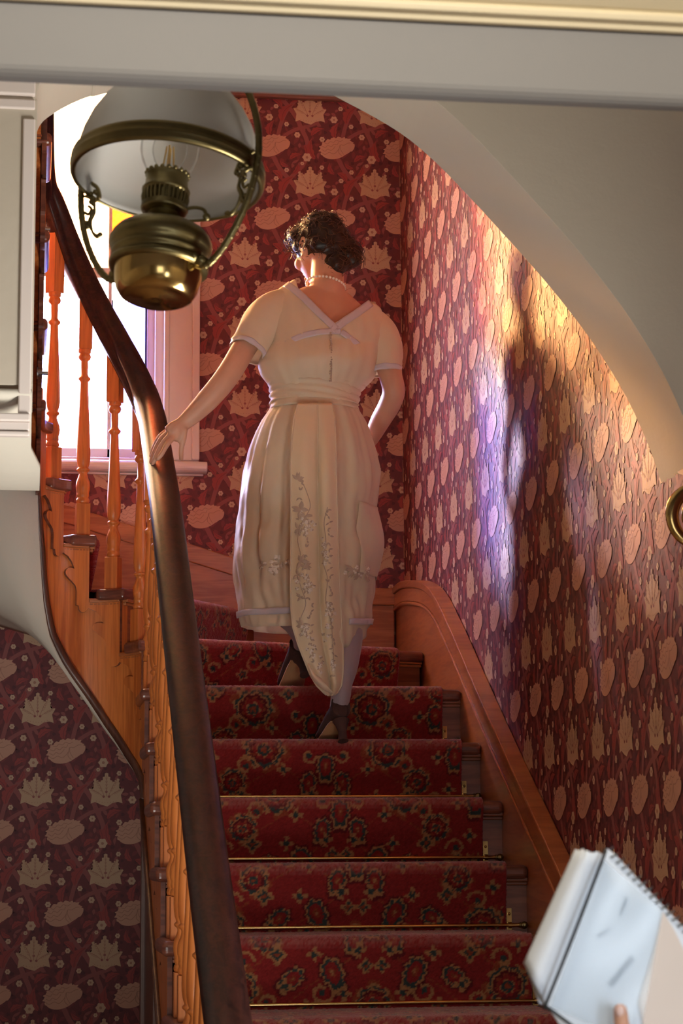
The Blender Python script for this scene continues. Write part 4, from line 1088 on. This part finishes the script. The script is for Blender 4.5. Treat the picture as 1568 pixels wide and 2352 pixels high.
# legs (stockinged)
rl_ = [P(760, 1090, 6.45), P(772, 1250, 6.44), P(792, 1420, 6.40), P(793, 1470, 6.37), P(789, 1530, 6.335), P(783, 1570, 6.325), P(782, 1600, 6.32), P(776, 1630, 6.34), P(772, 1645, 6.36)]
body.tube(smooth_path(rl_, 4), [interp(i/4, [(0, .085), (1, .07), (2, .052), (3, .052), (4, .043), (5, .034), (6, .030), (7, .026), (8, .02)])[0] for i in range(33)], 16)
ll_ = [P(680, 1090, 6.47), P(668, 1230, 6.64), P(662, 1300, 6.68), P(664, 1400, 6.62), P(680, 1430, 6.60), P(688, 1452, 6.59), P(692, 1470, 6.60), P(690, 1490, 6.62), P(686, 1505, 6.64)]
body.tube(smooth_path(ll_, 4), [interp(i/4, [(0, .085), (1, .07), (2, .055), (3, .05), (4, .042), (5, .034), (6, .028), (7, .022), (8, .018)])[0] for i in range(33)], 16)
bo = remeshed(body, 'body', [M_skin, M_stock], woman, .0042, 4)
zc_ = P(720, 1140, 6.45).z
bo.data.polygons.foreach_set('material_index', [1 if f.center.z < zc_ else 0 for f in bo.data.polygons])

# ---- dress bodice: a fitted shell with a V cut out of the back
BOD = [(655, 748, 98, .074, 6.475), (680, 748, 116, .086, 6.47), (710, 749, 128, .100, 6.46), (745, 749, 134, .112, 6.455), (780, 747, 134, .120, 6.45), (815, 738, 124, .124, 6.445), (845, 731, 117, .124, 6.44), (868, 728, 112, .118, 6.44), (886, 726, 104, .108, 6.44), (900, 724, 96, .102, 6.44), (925, 721, 93, .102, 6.44), (945, 720, 100, .112, 6.44)]
def bodice(u, py, off=0.0, back=True):
    """u in -1..1 across the back; py image row of the untilted ring"""
    cx, hw, hd, yc = interp(py, BOD)
    a, b = P(cx-hw, py, yc), P(cx+hw, py, yc); c = (a+b)/2; rx = (b-a).length/2+off
    x = rx*u; y = (hd+off)*math.sqrt(max(0, 1-abs(u)**2.4))
    return Vector((c.x+x, c.y-(y if back else -y*.95), c.z))
VN = [(-1, 678), (-.86, 660), (-.745, 655), (-.60, 678), (-.30, 722), (.02, 766), (.30, 744), (.62, 720), (.78, 705), (.90, 716), (1, 742)]
bd = MB(); NUb, NVb = 60, 44
def wr(u, t, s): return .0028*math.sin(9*u+17*t+s)*math.sin(math.pi*t)+.0016*math.sin(31*u-9*t)
rows = []
for j in range(NVb+1):
    t = j/NVb; row = []
    for i in range(NUb+1):
        u = -1+2*i/NUb; u = math.sin(u*math.pi/2)
        top = interp(u, VN)[0]; py = lerp(top, 945, t)
        row.append(bodice(u, py, .004+wr(u, t, 0)+(.020*math.sin(math.pi*min(1, max(0, (py-800)/95)))*(1 if py < 895 else 0))))
    rows.append(row)
bd.grid(rows)
rows = []
for j in range(NVb+1):
    t = j/NVb; row = []
    for i in range(NUb+1):
        u = -1+2*i/NUb; u = math.sin(u*math.pi/2)
        py = lerp(interp(u, [(-1, 678), (-.6, 672), (0, 735), (.6, 725), (1, 742)])[0], 945, t); row.append(bodice(u, py, .004+wr(u, t, 2), False))
    rows.append(row)
bd.grid(rows)
dress_b = bd.build('bodice', M_silk, woman, solid=.003)
# short sleeves
def sleeve(pts, name):
    s = MB(); sp_ = smooth_path([P(a, b, y) for a, b, y, r in pts], 6); n = len(sp_)
    rr = [interp(i/6, [(k, q[3]) for k, q in enumerate(pts)])[0] for i in range(n)]
    rings = []; path = sp_
    for i, c in enumerate(path):
        t = (path[min(i+1, n-1)]-path[max(i-1, 0)]).normalized(); a = t.cross(Vector((0, 1, 0))).normalized(); b = a.cross(t).normalized()
        ring = []
        for k in range(36):
            th = 2*math.pi*k/36; r = rr[i]+.0022*math.sin(5*th+i*.35)*(i/n)+.0016*math.sin(9*th-i*.5)*(i/n)
            ring.append(c+a*r*math.cos(th)+b*r*math.sin(th)*.96)
        rings.append(ring)
    s.loft(rings, 0, True, True, False); o = s.build(name, M_silk, woman, solid=.002)
    cuff = MB(); prev = rings[-7:]
    cuff.loft([[c+(q-c)*1.035 for q in ring] for c, ring in zip(path[-7:], prev)], 0, True, True, False)
    cuff.build('cuff_ribbon', M_rib, o, solid=.002); return o
sleeve([(690, 728, 6.465, .068), (652, 716, 6.462, .070), (622, 730, 6.452, .072), (600, 757, 6.44, .070), (582, 785, 6.425, .063), (572, 801, 6.415, .058), (567, 809, 6.41, .055)], 'sleeve')
sleeve([(800, 765, 6.465, .070), (838, 757, 6.46, .072), (862, 772, 6.452, .070), (875, 800, 6.44, .067), (880, 830, 6.43, .058), (882, 848, 6.425, .053), (883, 857, 6.424, .050)], 'sleeve')
# waist sash with folds
ss = MB(); rows = []
for j in range(13):
    t = j/12; row = []
    for k in range(72):
        th = 2*math.pi*k/72; u = math.cos(th); u = max(-.9999, min(.9999, u)); py = lerp(886, 930, t)+3*math.sin(2*th)
        off = .010+.0028*math.sin(t*19+3*th)+.0015*math.sin(7*th+t*9)
        cx, hw, hd, yc = interp(py, BOD); a, b = P(cx-hw, py, yc), P(cx+hw, py, yc); c = (a+b)/2; rx = (b-a).length/2+off
        row.append(Vector((c.x+rx*u, c.y-(hd+off)*math.sin(th), c.z)))
    rows.append(row)
ss.loft(rows, 0, True, True, False); ss.build('waist_sash', M_silk, woman, solid=.002)
# ribbons on the back
def ribbon(pts, w, name='ribbon', parent=None, off=.0085):
    """pts: image points on the back of the bodice"""
    sp_ = smooth_path([(a, b, 0) for a, b in pts], 10); rows = []
    for i, q in enumerate(sp_):
        t = (sp_[min(i+1, len(sp_)-1)]-sp_[max(i-1, 0)]).normalized(); nn = Vector((-t.y, t.x, 0)); row = []
        for k in (-1, -.5, 0, .5, 1):
            s = q+nn*(w/2*k); cx, hw, hd, yc = interp(s.y, BOD); row.append(bodice(max(-1, min(1, (s.x-cx)/hw)), s.y, off+.0007*math.sin(i*.9+k)))
        rows.append(row)
    m_ = MB(); m_.grid(rows); return m_.build(name, M_rib, parent or woman, solid=.0015)
ribbon([(657, 664), (690, 703), (722, 742), (757, 778)], 16); ribbon([(838, 708), (805, 737), (775, 760), (748, 784)], 17)
ribbon([(640, 818), (670, 800), (710, 788), (745, 784), (768, 784)], 13); ribbon([(768, 784), (800, 806), (825, 826), (842, 842)], 13)
pk = MB()
for k in range(22):
    y = 790+5*k; c = bodice(((744+1.2*math.sin(k*1.7))-interp(y, BOD)[0])/interp(y, BOD)[1], y, .0075); pk.ball(c+Vector((0, -.016, 0)), .0030, 8, 5)
pk.tube([bodice((744-interp(y, BOD)[0])/interp(y, BOD)[1], y, .0215) for y in range(788, 900, 6)], .0022, 6)
pk.build('back_fastening', M_emb, dress_b)

# ---- skirt
SK = [(918, 720, 94, .105, 6.44), (940, 721, 100, .114, 6.44), (970, 720, 120, .135, 6.44), (1000, 718, 133, .155, 6.445), (1040, 716, 146, .175, 6.45), (1080, 716, 155, .19, 6.455), (1130, 711, 157, .20, 6.46), (1180, 704, 156, .205, 6.465), (1230, 702, 158, .21, 6.47), (1290, 701, 163, .215, 6.475), (1330, 702, 160, .215, 6.475), (1370, 702, 154, .21, 6.475), (1410, 703, 149, .205, 6.475), (1450, 705, 143, .20, 6.475), (1510, 706, 138, .195, 6.475)]
HEM = [(-1, 1440), (-.9, 1449), (-.5, 1452), (-.2, 1455), (.1, 1480), (.40, 1500), (.75, 1497), (.88, 1470), (1, 1430)]
def skirt(th, py, off=0):
    """th: 0 = right side, pi/2 = back (towards the stairs below), pi = left"""
    cx, hw, hd, yc = interp(py, SK); a, b = P(cx-hw, py, yc), P(cx+hw, py, yc); c = (a+b)/2; rx = (b-a).length/2
    t = max(0, min(1, (py-925)/480)); g = t**.6
    d = (.0042*math.sin(13*th+1.1+2*math.sin(t*3))+.0045*math.sin(19*th+.4+t*2.2)+.0022*math.sin(37*th+t*3))*min(1, (1-abs(t-.45))*1.1)*(.35+g*.9)
    d += .030*t*noise.noise(Vector((3*math.cos(th), 3*math.sin(th), py*.011)))+.012*t*noise.noise(Vector((7*math.cos(th), 7*math.sin(th), py*.03)))
    ws_ = abs(math.cos(th)); d *= 1-.55*ws_**3
    return Vector((c.x+(rx+d+off)*math.cos(th), c.y-(hd+d+off)*math.sin(th), c.z))
sk_ = MB(); rows = []; NT = 220
for j in range(61):
    t = j/60; row = []
    for k in range(NT):
        th = 2*math.pi*k/NT; u = math.cos(th); bot = interp(u, HEM)[0] if math.sin(th) > 0 else interp(u, [(-1, 1440), (0, 1440), (1, 1430)])[0]
        row.append(skirt(th, lerp(918, bot, t)))
    rows.append(row)
sk_.loft(rows, 0, True, True, False)
sko = sk_.build('skirt', M_skirt, woman, solid=.002)
# ribbon band near the hem, both sides of the back panel, and puffed side drape
def hemband(t0, t1, y0a, y0b, w, name, mt):
    rows = []
    for k in range(31):
        th = lerp(t0, t1, k/30); yy = lerp(y0a, y0b, k/30); rows.append([skirt(th, yy+w*s, .006) for s in (-.5, -.17, .17, .5)])
    m_ = MB(); m_.grid(rows); return m_.build(name, mt, sko, solid=.0015)
hemband(.05, 1.05, 1428, 1442, 14, 'hem_ribbon', M_rib); hemband(1.75, 3.3, 1420, 1412, 14, 'hem_ribbon', M_rib)
dr = MB(); rows = []
for j in range(25):
    t = j/24; py = lerp(1170, 1330, t); row = []
    for k in range(17):
        th = lerp(-.9, .9, k/16); row.append(skirt(th, py, .004+.018*math.sin(math.pi*t)*math.cos(th*1.6)+.003*math.sin(9*th+6*t)))
    rows.append(row)
dr.grid(rows); dr.build('side_drape', M_silk, sko, solid=.002)
# ---- golden back panel ending in a folded point
PN = [(926, 684, 762), (960, 676, 768), (1000, 671, 771), (1080, 668, 772), (1150, 668, 774), (1230, 668, 776), (1300, 667, 778), (1350, 667, 780), (1400, 668, 783), (1440, 672, 785), (1480, 684, 787), (1520, 700, 788), (1550, 712, 787), (1575, 727, 784), (1592, 744, 774), (1598, 752, 764)]
CRE = [(926, .58), (1100, .60), (1300, .60), (1450, .58), (1600, .55)]
def skirt_back(px, py, off):
    pc = min(py, 1500); cx, hw, hd, yc = interp(pc, SK); u = max(-.999, min(.999, (px-cx)/hw)); th = math.acos(u); q = skirt(th, pc, off)
    y = q.y
    if py > 1440: y -= .0
    return y
def panel(u, py, off=0):
    l, r = interp(py, PN); px = lerp(l, r, u); cr_ = interp(py, CRE)[0]
    cx, hw, hd, yc = interp(min(py, 1450), SK); uu_ = max(-.99, min(.99, (px-cx)/hw)); yb_ = yc-hd*math.sqrt(1-uu_*uu_)-.030
    d = abs(u-cr_); g = min(1, max(0, (py-930)/120))
    roll = .020*math.exp(-(d/.045)**2)*g                       # crease between the two tails
    swell = .014*math.sin(math.pi*u/cr_)**2*(u < cr_)+.014*(math.sin(math.pi*(u-cr_)/(1-cr_))**2 if u > cr_ else 0)
    y = yb_+roll-swell*g-off+.012*max(0, (py-1440)/150)
    return P(px, py, y)
pm = MB(); rows = []
for j in range(91):
    py = lerp(926, 1598, j/90); rows.append([panel(i/32, py) for i in range(33)])
pm.grid(rows); pno = pm.build('back_panel', M_gold, woman, solid=.003)
ed = MB()
for u in (0.0, .575, 1.0): ed.tube([panel(u, y, .002) for y in range(930, 1599, 6)], .0026, 6)
ed.build('panel_piping', M_silk, pno)
# turned-back corner at the foot of the panel
hk_ = MB(); rows = []
for j in range(17):
    t = j/16; row = []
    for i in range(13):
        u = i/12; px = lerp(708, lerp(736, 768, t), u)+10*t*(1-u); py = lerp(lerp(1524, 1558, u), lerp(1560, 1594, u), t)+6*math.sin(math.pi*u)
        row.append(P(px, py, panel(.4, 1560).y-.022-.016*math.sin(math.pi*t)))
    rows.append(row)
hk_.grid(rows); hk_.build('folded_corner', M_silk, pno, solid=.003)
# embroidery: sprays of leaves and small blossoms on the panel
em = MB(); R_ = random.Random(5)
def petal(f, cu, cy, l, w, rot, off, m):
    """leaf shape in (u px, y px) laid on a surface f(px, py, off)"""
    n = 6; up_, dn_ = [], []
    for k in range(n+1):
        t = k/n; h = w*math.sin(math.pi*t**.8); x = t*l
        up_.append((x, h)); dn_.append((x, -h))
    pts = up_+dn_[-2:0:-1]; vs = []
    for x, y in pts: vs.append(f(cu+x*math.cos(rot)-y*math.sin(rot), cy+x*math.sin(rot)+y*math.cos(rot), off))
    ce = f(cu+l*.5*math.cos(rot), cy+l*.5*math.sin(rot), off+.003)
    em.add(vs+[ce], [(i, (i+1) % len(vs), len(vs)) for i in range(len(vs))], m, True)
def pf(px, py, off):
    l, r = interp(py, PN); return panel(max(0, min(1, (px-l)/(r-l))), py, .003+off)
def stem(f, pts, w=.0012): em.tube([f(a, b, .002) for a, b in [(q.x, q.y) for q in smooth_path([(a, b, 0) for a, b in pts], 6)]], w, 5)
stem(pf, [(690, 1100), (704, 1130), (712, 1165), (694, 1200), (684, 1240), (690, 1275), (682, 1310), (690, 1345), (702, 1385), (690, 1420)])
stem(pf, [(752, 1165), (744, 1200), (748, 1245), (742, 1290), (752, 1330), (748, 1380), (760, 1430), (764, 1480), (766, 1530)])
def spray(f, cx, cy, n, s):
    for k in range(n):
        a = R_.uniform(0, 6.28); petal(f, cx, cy, s*R_.uniform(.8, 1.2), s*.22, a, 0, 0)
def cluster(f, cx, cy, n, rx, ry, s):
    for k in range(n):
        x, y = cx+R_.gauss(0, rx), cy+R_.gauss(0, ry)
        for j in range(5): petal(f, x, y, s, s*.42, j*1.257+R_.random(), .0005, 1 if R_.random() < .6 else 0)
for cx, cy, s in ((683, 1102, 16), (690, 1170, 22), (700, 1185, 16), (684, 1215, 15), (690, 1290, 20), (682, 1320, 15), (700, 1300, 14), (690, 1370, 12), (694, 1435, 16)): spray(pf, cx, cy, 6, s)
for cx, cy, n, rx, ry in ((700, 1190, 10, 8, 12), (708, 1215, 10, 6, 14), (702, 1330, 12, 9, 14), (712, 1352, 8, 7, 8), (702, 1455, 10, 7, 12), (718, 1490, 10, 5, 12), (736, 1530, 6, 4, 10), (744, 1255, 12, 4, 16), (748, 1290, 6, 3, 12), (757, 1405, 12, 6, 14), (748, 1450, 6, 4, 14), (764, 1520, 6, 3, 12)): cluster(pf, cx, cy, n, rx, ry, 5.2)
for k in range(26):
    t = k/25; spray(pf, lerp(686, 724, t)+R_.gauss(0, 4), lerp(1110, 1520, t), 2, 9); spray(pf, lerp(750, 768, t)+R_.gauss(0, 3), lerp(1170, 1550, t), 2, 9)
em.build('embroidery', [M_emb, M_embl], pno)
em = MB()
def sf_(px, py, off):
    cx, hw, hd, yc = interp(py, SK); return skirt(math.acos(max(-.999, min(.999, (px-cx)/hw))), py, .004+off)
for cx, cy, s in ((785, 1325, 18), (800, 1332, 16), (815, 1322, 16), (818, 1345, 12)): spray(sf_, cx, cy, 6, s)
cluster(sf_, 800, 1330, 8, 14, 8, 6)
em.build('embroidery', [M_emb, M_embl], sko); em = MB(); cluster(sf_, 610, 1320, 10, 14, 9, 8)
em.build('embroidery', [M_emb, M_embl], sko)
# ---- pearl necklace
nk = MB(); NL = []
for k in range(34):
    a = 2*math.pi*k/34; c = nb.lerp(nt_, .30)
    NL.append(c+Vector((.060*math.cos(a)-.004, .060*math.sin(a), .012*math.sin(a)*-1-.010*math.cos(a)+.002)))
for q in NL: nk.ball(q, .0046, 10, 7)
nk.build('pearl_necklace', M_pearl, woman)
rgm = MB(); rc = P(367, 1019, RY+.012); rgm.tube([rc+Vector((.0105*math.cos(a), .004*math.sin(a), .0105*math.sin(a))) for a in [2*math.pi*k/16 for k in range(17)]], .0016, 6); rgm.build('ring', M_steel, woman)
# ---- shoes
def shoe(toe, ball_, heel, ankle, w, name):
    """pump standing on its toe, heel lifted"""
    sh_ = MB(); fw = (ball_-heel); lat = Vector((fw.y, -fw.x, 0)).normalized()
    upv = lat.cross(fw.normalized())
    if upv.z < 0: upv = -upv
    C_ = smooth_path([heel-fw.normalized()*.012, heel, heel.lerp(ball_, .4)+Vector((0, 0, .008)), ball_, toe], 5); n = len(C_)
    W_t = [(0, .014), (.15, .027), (.45, .027), (.72, .037), (.88, .033), (1, .010)]; H_t = [(0, .056), (.15, .080), (.40, .058), (.70, .036), (.88, .026), (1, .010)]
    rings, sol = [], []
    for i, c in enumerate(C_):
        t = i/(n-1); wd = interp(t, W_t)[0]*w; ht = interp(t, H_t)[0]; tt = (C_[min(i+1, n-1)]-C_[max(i-1, 0)]).normalized(); u_ = lat.cross(tt); u_ = u_ if u_.z > 0 else -u_
        rings.append([c+lat*wd*math.cos(a)+u_*(ht*.5+ht*.5*math.sin(a)) for a in [2*math.pi*k/20 for k in range(20)]])
        ws2 = wd*(.94 if t > .25 else .55)
        sol.append([c-lat*ws2-u_*.001, c+lat*ws2-u_*.001, c+lat*ws2-u_*.005, c-lat*ws2-u_*.005])
    sh_.loft(rings, 0, True, True, True); o = sh_.build(name, M_shoe, woman, subd=1)
    s2 = MB(); s2.loft(sol[8:], 0, True, True, True); s2.build('sole', M_sole, o)
    h2 = MB(); dn = -upv; hb_ = heel+fw.normalized()*.014
    pr_ = [(0, .026, 0), (.25, .019, .0), (.55, .0125, .004), (.85, .0135, .010), (1, .0165, .012)]
    h2.loft([[hb_+dn*(.062*t)+fw.normalized()*sx_+lat*r*math.cos(2*math.pi*k/16)+fw.normalized()*r*.9*math.sin(2*math.pi*k/16) for k in range(16)] for t, r, sx_ in pr_], 0, True, True, True)
    h2.build('heel', M_shoe, o); return o
z10, z11 = 10*H+TH+.006, 11*H+TH+.006
shoe(Vector((P(742, 1690, 6.46).x, 6.475, z10)), Vector((P(757, 1690, 6.40).x, 6.395, z10)), P(786, 1650, 6.292), None, 1.12, 'shoe')
shoe(Vector((P(655, 1560, 6.77).x, 6.765, z11)), Vector((P(667, 1560, 6.70).x, 6.695, z11)), P(693, 1505, 6.605), None, 1.18, 'shoe')
# ---- hair: waved mass with a rolled knot and loose curls
hm = MB()
hm.ball(HC+udir*.030-fdir*.006, (.084, .094, .093), 28, 18, 0, R3)
hm.ball(hp_(0, -.052, -.010), (.066, .045, .062), 20, 12, 0, R3)
hm.ball(hp_(-.012, -.056, -.052), (.050, .032, .040), 18, 12, 0, R3); hm.ball(hp_(-.040, -.060, -.020), (.050, .042, .045), 18, 12, 0, R3)
kn = P(800, 594, 6.50); hm.ball(kn, (.040, .042, .036), 18, 12)
hm.ball(P(772, 606, 6.48), (.042, .036, .034), 16, 10); hm.ball(P(812, 578, 6.51), (.026, .03, .026), 14, 10)
hm.ball(hp_(.052, .030, .050), (.042, .048, .045), 16, 10, 0, R3); hm.ball(hp_(.066, .030, .020), (.022, .03, .03), 14, 10, 0, R3)
hb2 = remeshed(hm, 'hair', M_hair, woman, .005, 3)
for v in hb2.data.vertices:
    n_ = v.normal; q = v.co*34; v.co = v.co+n_*(.006*noise.noise(q)+.0035*math.sin(q.x*2.2+3*noise.noise(q*.6)))
cu = MB(); R_ = random.Random(9)
verts = [(v.co.copy(), v.normal.copy()) for v in hb2.data.vertices]
M_hairl = plain('loose_hair_strands', (.085, .030, .011), .35, .3, 40)
for k in range(620):
    q, n_ = R_.choice(verts)
    if n_.dot(fdir) > .85 and (q-HC).dot(fdir) > .08: continue
    tg = n_.orthogonal().normalized(); tg = Matrix.Rotation(R_.uniform(0, 6.28), 3, n_) @ tg; bn = n_.cross(tg)
    l = R_.uniform(.02, .055); lift = R_.uniform(.002, .012); ph = R_.uniform(0, 6.28); am = R_.uniform(.002, .005); pts = []
    for i in range(9):
        t = i/8; pts.append(q+tg*(l*t)+n_*(lift*math.sin(math.pi*t*.8)-l*t*t*.45)+bn*(am*math.sin(ph+t*8)))
    cu.tube(pts, [.0011*(1-.6*i/8) for i in range(9)], 4, cap=False)
for k in range(70):                                             # wisps round the face and nape
    s = R_.random(); base_ = hp_(.070, .045+R_.uniform(-.02, .03), .03+R_.uniform(-.03, .04)) if s < .6 else hp_(R_.uniform(-.04, .05), -.055, -.05)
    d_ = (ldir*R_.uniform(.3, 1)+udir*R_.uniform(-.6, .6)+fdir*R_.uniform(-.3, .8)).normalized() if s < .6 else (-udir+ldir*R_.uniform(-.6, .6)-fdir*.4).normalized()
    l = R_.uniform(.02, .05); ph = R_.uniform(0, 6.28)
    cu.tube([base_+d_*(l*i/8)+udir*(.006*math.sin(ph+i*.8))+fdir*(.005*math.cos(ph+i*.9)) for i in range(9)], [.0009*(1-.7*i/8) for i in range(9)], 4, cap=False)
cu.build('curls', M_hairl, hb2)
# ------------------------------------------------------------------ notebook held up in the foreground
YN = 2.0
def N(px, py, d=0.0): return P(px, py, YN+d)
M_paper = plain('white_paper', (.80, .86, .95), .7, .03, 20)  # bluish daylight tint put into the colour of the white paper
M_paper2 = plain('cream_paper', (.78, .68, .62), .7, .04, 20)
M_blackband = plain('black_elastic', (.02, .022, .024), .6, .1, 20)
M_wire = plain('dark_wire', (.10, .11, .12), .35, .1, 20, metal=.8)
M_ink = plain('faint_pencil_marks', (.22, .26, .32), .8, .1, 30)
M_sleeve = glassy('clear_plastic_sleeve', (.90, .95, .99), .25, .06)
for n_ in M_sleeve.node_tree.nodes:
    if n_.type == 'BSDF_GLOSSY': n_.inputs['Roughness'].default_value = .35
nbk = thing('notebook', 'spiral bound notebook of loose white sheets held up at the lower right corner', 'notebook', N(1420, 2200))
sheet = [(1392, 1948), (1412, 1962), (1480, 2036), (1568, 2128), (1640, 2205), (1640, 2420), (1330, 2420), (1268, 2330), (1252, 2310)]
b = MB(); b.prism(sheet, lambda p: N(p[0], p[1], .004), lambda p: N(p[0], p[1], .016)); b.build('page_block', M_paper, nbk, bevel=.001)
# curled front sheet on the left
rows = []
for j in range(13):
    t = j/12; row = []
    for i in range(15):
        u = i/14; a, c = (1203+(1321-1203)*(1-t), 2212+(1950-2212)*(1-t)), (1254+(1386-1254)*(1-t), 2308+(1962-2308)*(1-t))
        bulge = .016*math.sin(math.pi*min(1, u*1.0))*(1 if True else 0)
        row.append(N(lerp(a[0], c[0], u)+(5*math.sin(9*u) if t < .02 else 0), lerp(a[1], c[1], u)+(3*math.sin(23*u) if t < .02 else 0), .008-bulge))
    rows.append(row)
c_ = MB(); c_.grid(rows); c_.build('curled_sheet', M_paper, nbk, solid=.0008)
bk_ = MB(); bk_.prism([(1322, 1952), (1388, 1962), (1256, 2308), (1238, 2305), (1204, 2212)], lambda p: N(p[0], p[1], .010), lambda p: N(p[0], p[1], .014)); bk_.build('rear_sheet', M_paper, nbk)
eb = MB(); eb.tube(smooth_path([N(1390, 1952, -.002), N(1384, 1972, -.008), N(1320, 2140, -.012), N(1256, 2300, -.010), N(1253, 2312, -.006)], 6), .0016, 8); eb.tube([N(1253, 2311, -.006), N(1275, 2327, -.006), N(1330, 2368, -.006), N(1360, 2390, -.006)], .0016, 8)
eb.build('elastic_band', M_blackband, nbk)
# spiral wire along the slanting edge
sw = MB(); pts = []
for k in range(19*14+1):
    t = k/14; s = t/19; px, py = lerp(1398, 1640, s), lerp(1955, 2205, s); a = 2*math.pi*t
    c0 = N(px, py, .009); n2 = (N(px+6, py-6, .009)-c0).normalized(); pts.append(c0+n2*(.0052*math.cos(a))+Vector((0, .0085*math.sin(a), 0)))
sw.tube(pts, .0009, 6); sw.build('spiral_wire', M_wire, nbk)
sl3 = MB(); rows = []
for j in range(13):
    t = j/12; row = []
    for i in range(13):
        u = i/12; top = (lerp(1386, 1522, u), lerp(1975, 2092, u)); bot = (lerp(1262, 1466, u), lerp(2312, 2400, u))
        row.append(N(lerp(top[0], bot[0], t), lerp(top[1], bot[1], t), -.002-.006*math.sin(math.pi*u)*t-.003*math.sin(5*u+4*t)))
    rows.append(row)
sl3.grid(rows); sl3.build('plastic_sleeve', M_sleeve, nbk)
cp2 = MB(); cp2.prism([(1522, 2094), (1545, 2130), (1575, 2190), (1640, 2300), (1640, 2420), (1490, 2420), (1466, 2300), (1500, 2190)], lambda p: N(p[0], p[1], .001), lambda p: N(p[0], p[1], .003)); cp2.build('cream_sheet', M_paper2, nbk)
R_ = random.Random(3)
def mark(a, b, n, w):
    ik = MB()
    for k in range(n):
        t0, t1 = (k+.1)/n, (k+.1+R_.uniform(.4, .8))/n; p0 = (lerp(a[0], b[0], t0), lerp(a[1], b[1], t0)); p1 = (lerp(a[0], b[0], t1), lerp(a[1], b[1], t1))
        ik.tube([N(*p0, .0028), N((p0[0]+p1[0])/2+R_.uniform(-1, 1), (p0[1]+p1[1])/2+R_.uniform(-1, 1), .0028), N(*p1, .0028)], w, 6)
    ik.build('pencil_mark', M_ink, nbk)
mark((1398, 2260), (1452, 2194), 9, .0010); mark((1404, 2264), (1456, 2200), 8, .0008); mark((1424, 2100), (1440, 2060), 5, .0009); mark((1372, 2150), (1402, 2132), 4, .0009)
# the hand that holds it, coming up from below the picture
hand = thing('person', 'thumb and hand of an unseen person gripping the notebook', 'person', N(1440, 2500))
hm_ = MB()
def hf(pts, r, r1=None):
    sp_ = smooth_path([N(*q) for q in pts], 5); n = len(sp_); r1 = r1 or r*.75
    hm_.tube(sp_, [lerp(r, r1, i/(n-1)) for i in range(n)], 12); hm_.ball(sp_[-1], r1*1.02, 10, 8)
hf([(1480, 2520, .01), (1455, 2450, -.014), (1432, 2385, -.020), (1424, 2322, -.016)], .0105, .0070)
hm_.ball(N(1500, 2530, .022), (.040, .020, .042), 20, 14)
for k, (dx, l) in enumerate(((-60, 70), (-25, 95), (12, 88), (45, 62))):
    hf([(1490+dx*.5, 2520, .035), (1470+dx, 2480, .040), (1458+dx, 2440-l*.4, .036), (1452+dx, 2420-l*.5, .026)], .0088, .0072)
hm_.tube([N(1510, 2560, .022), N(1530, 2640, .02), N(1600, 2850, .0), N(1680, 3100, -.02)], [.030, .027, .034, .042], 18)
remeshed(hm_, 'body', M_skin, hand, .0022, 3)
nl = MB(); nl.ball(N(1424, 2322, -.0228), (.0045, .0012, .0060), 12, 8); nl.build('thumb_nail', plain('nail', (.72, .48, .42), .3, .03), hand)
sv = MB(); sv.tube([N(1540, 2680, .016), N(1600, 2850, .0), N(1680, 3100, -.02)], [.037, .042, .05], 20); sv.build('cuff', M_dark, hand)
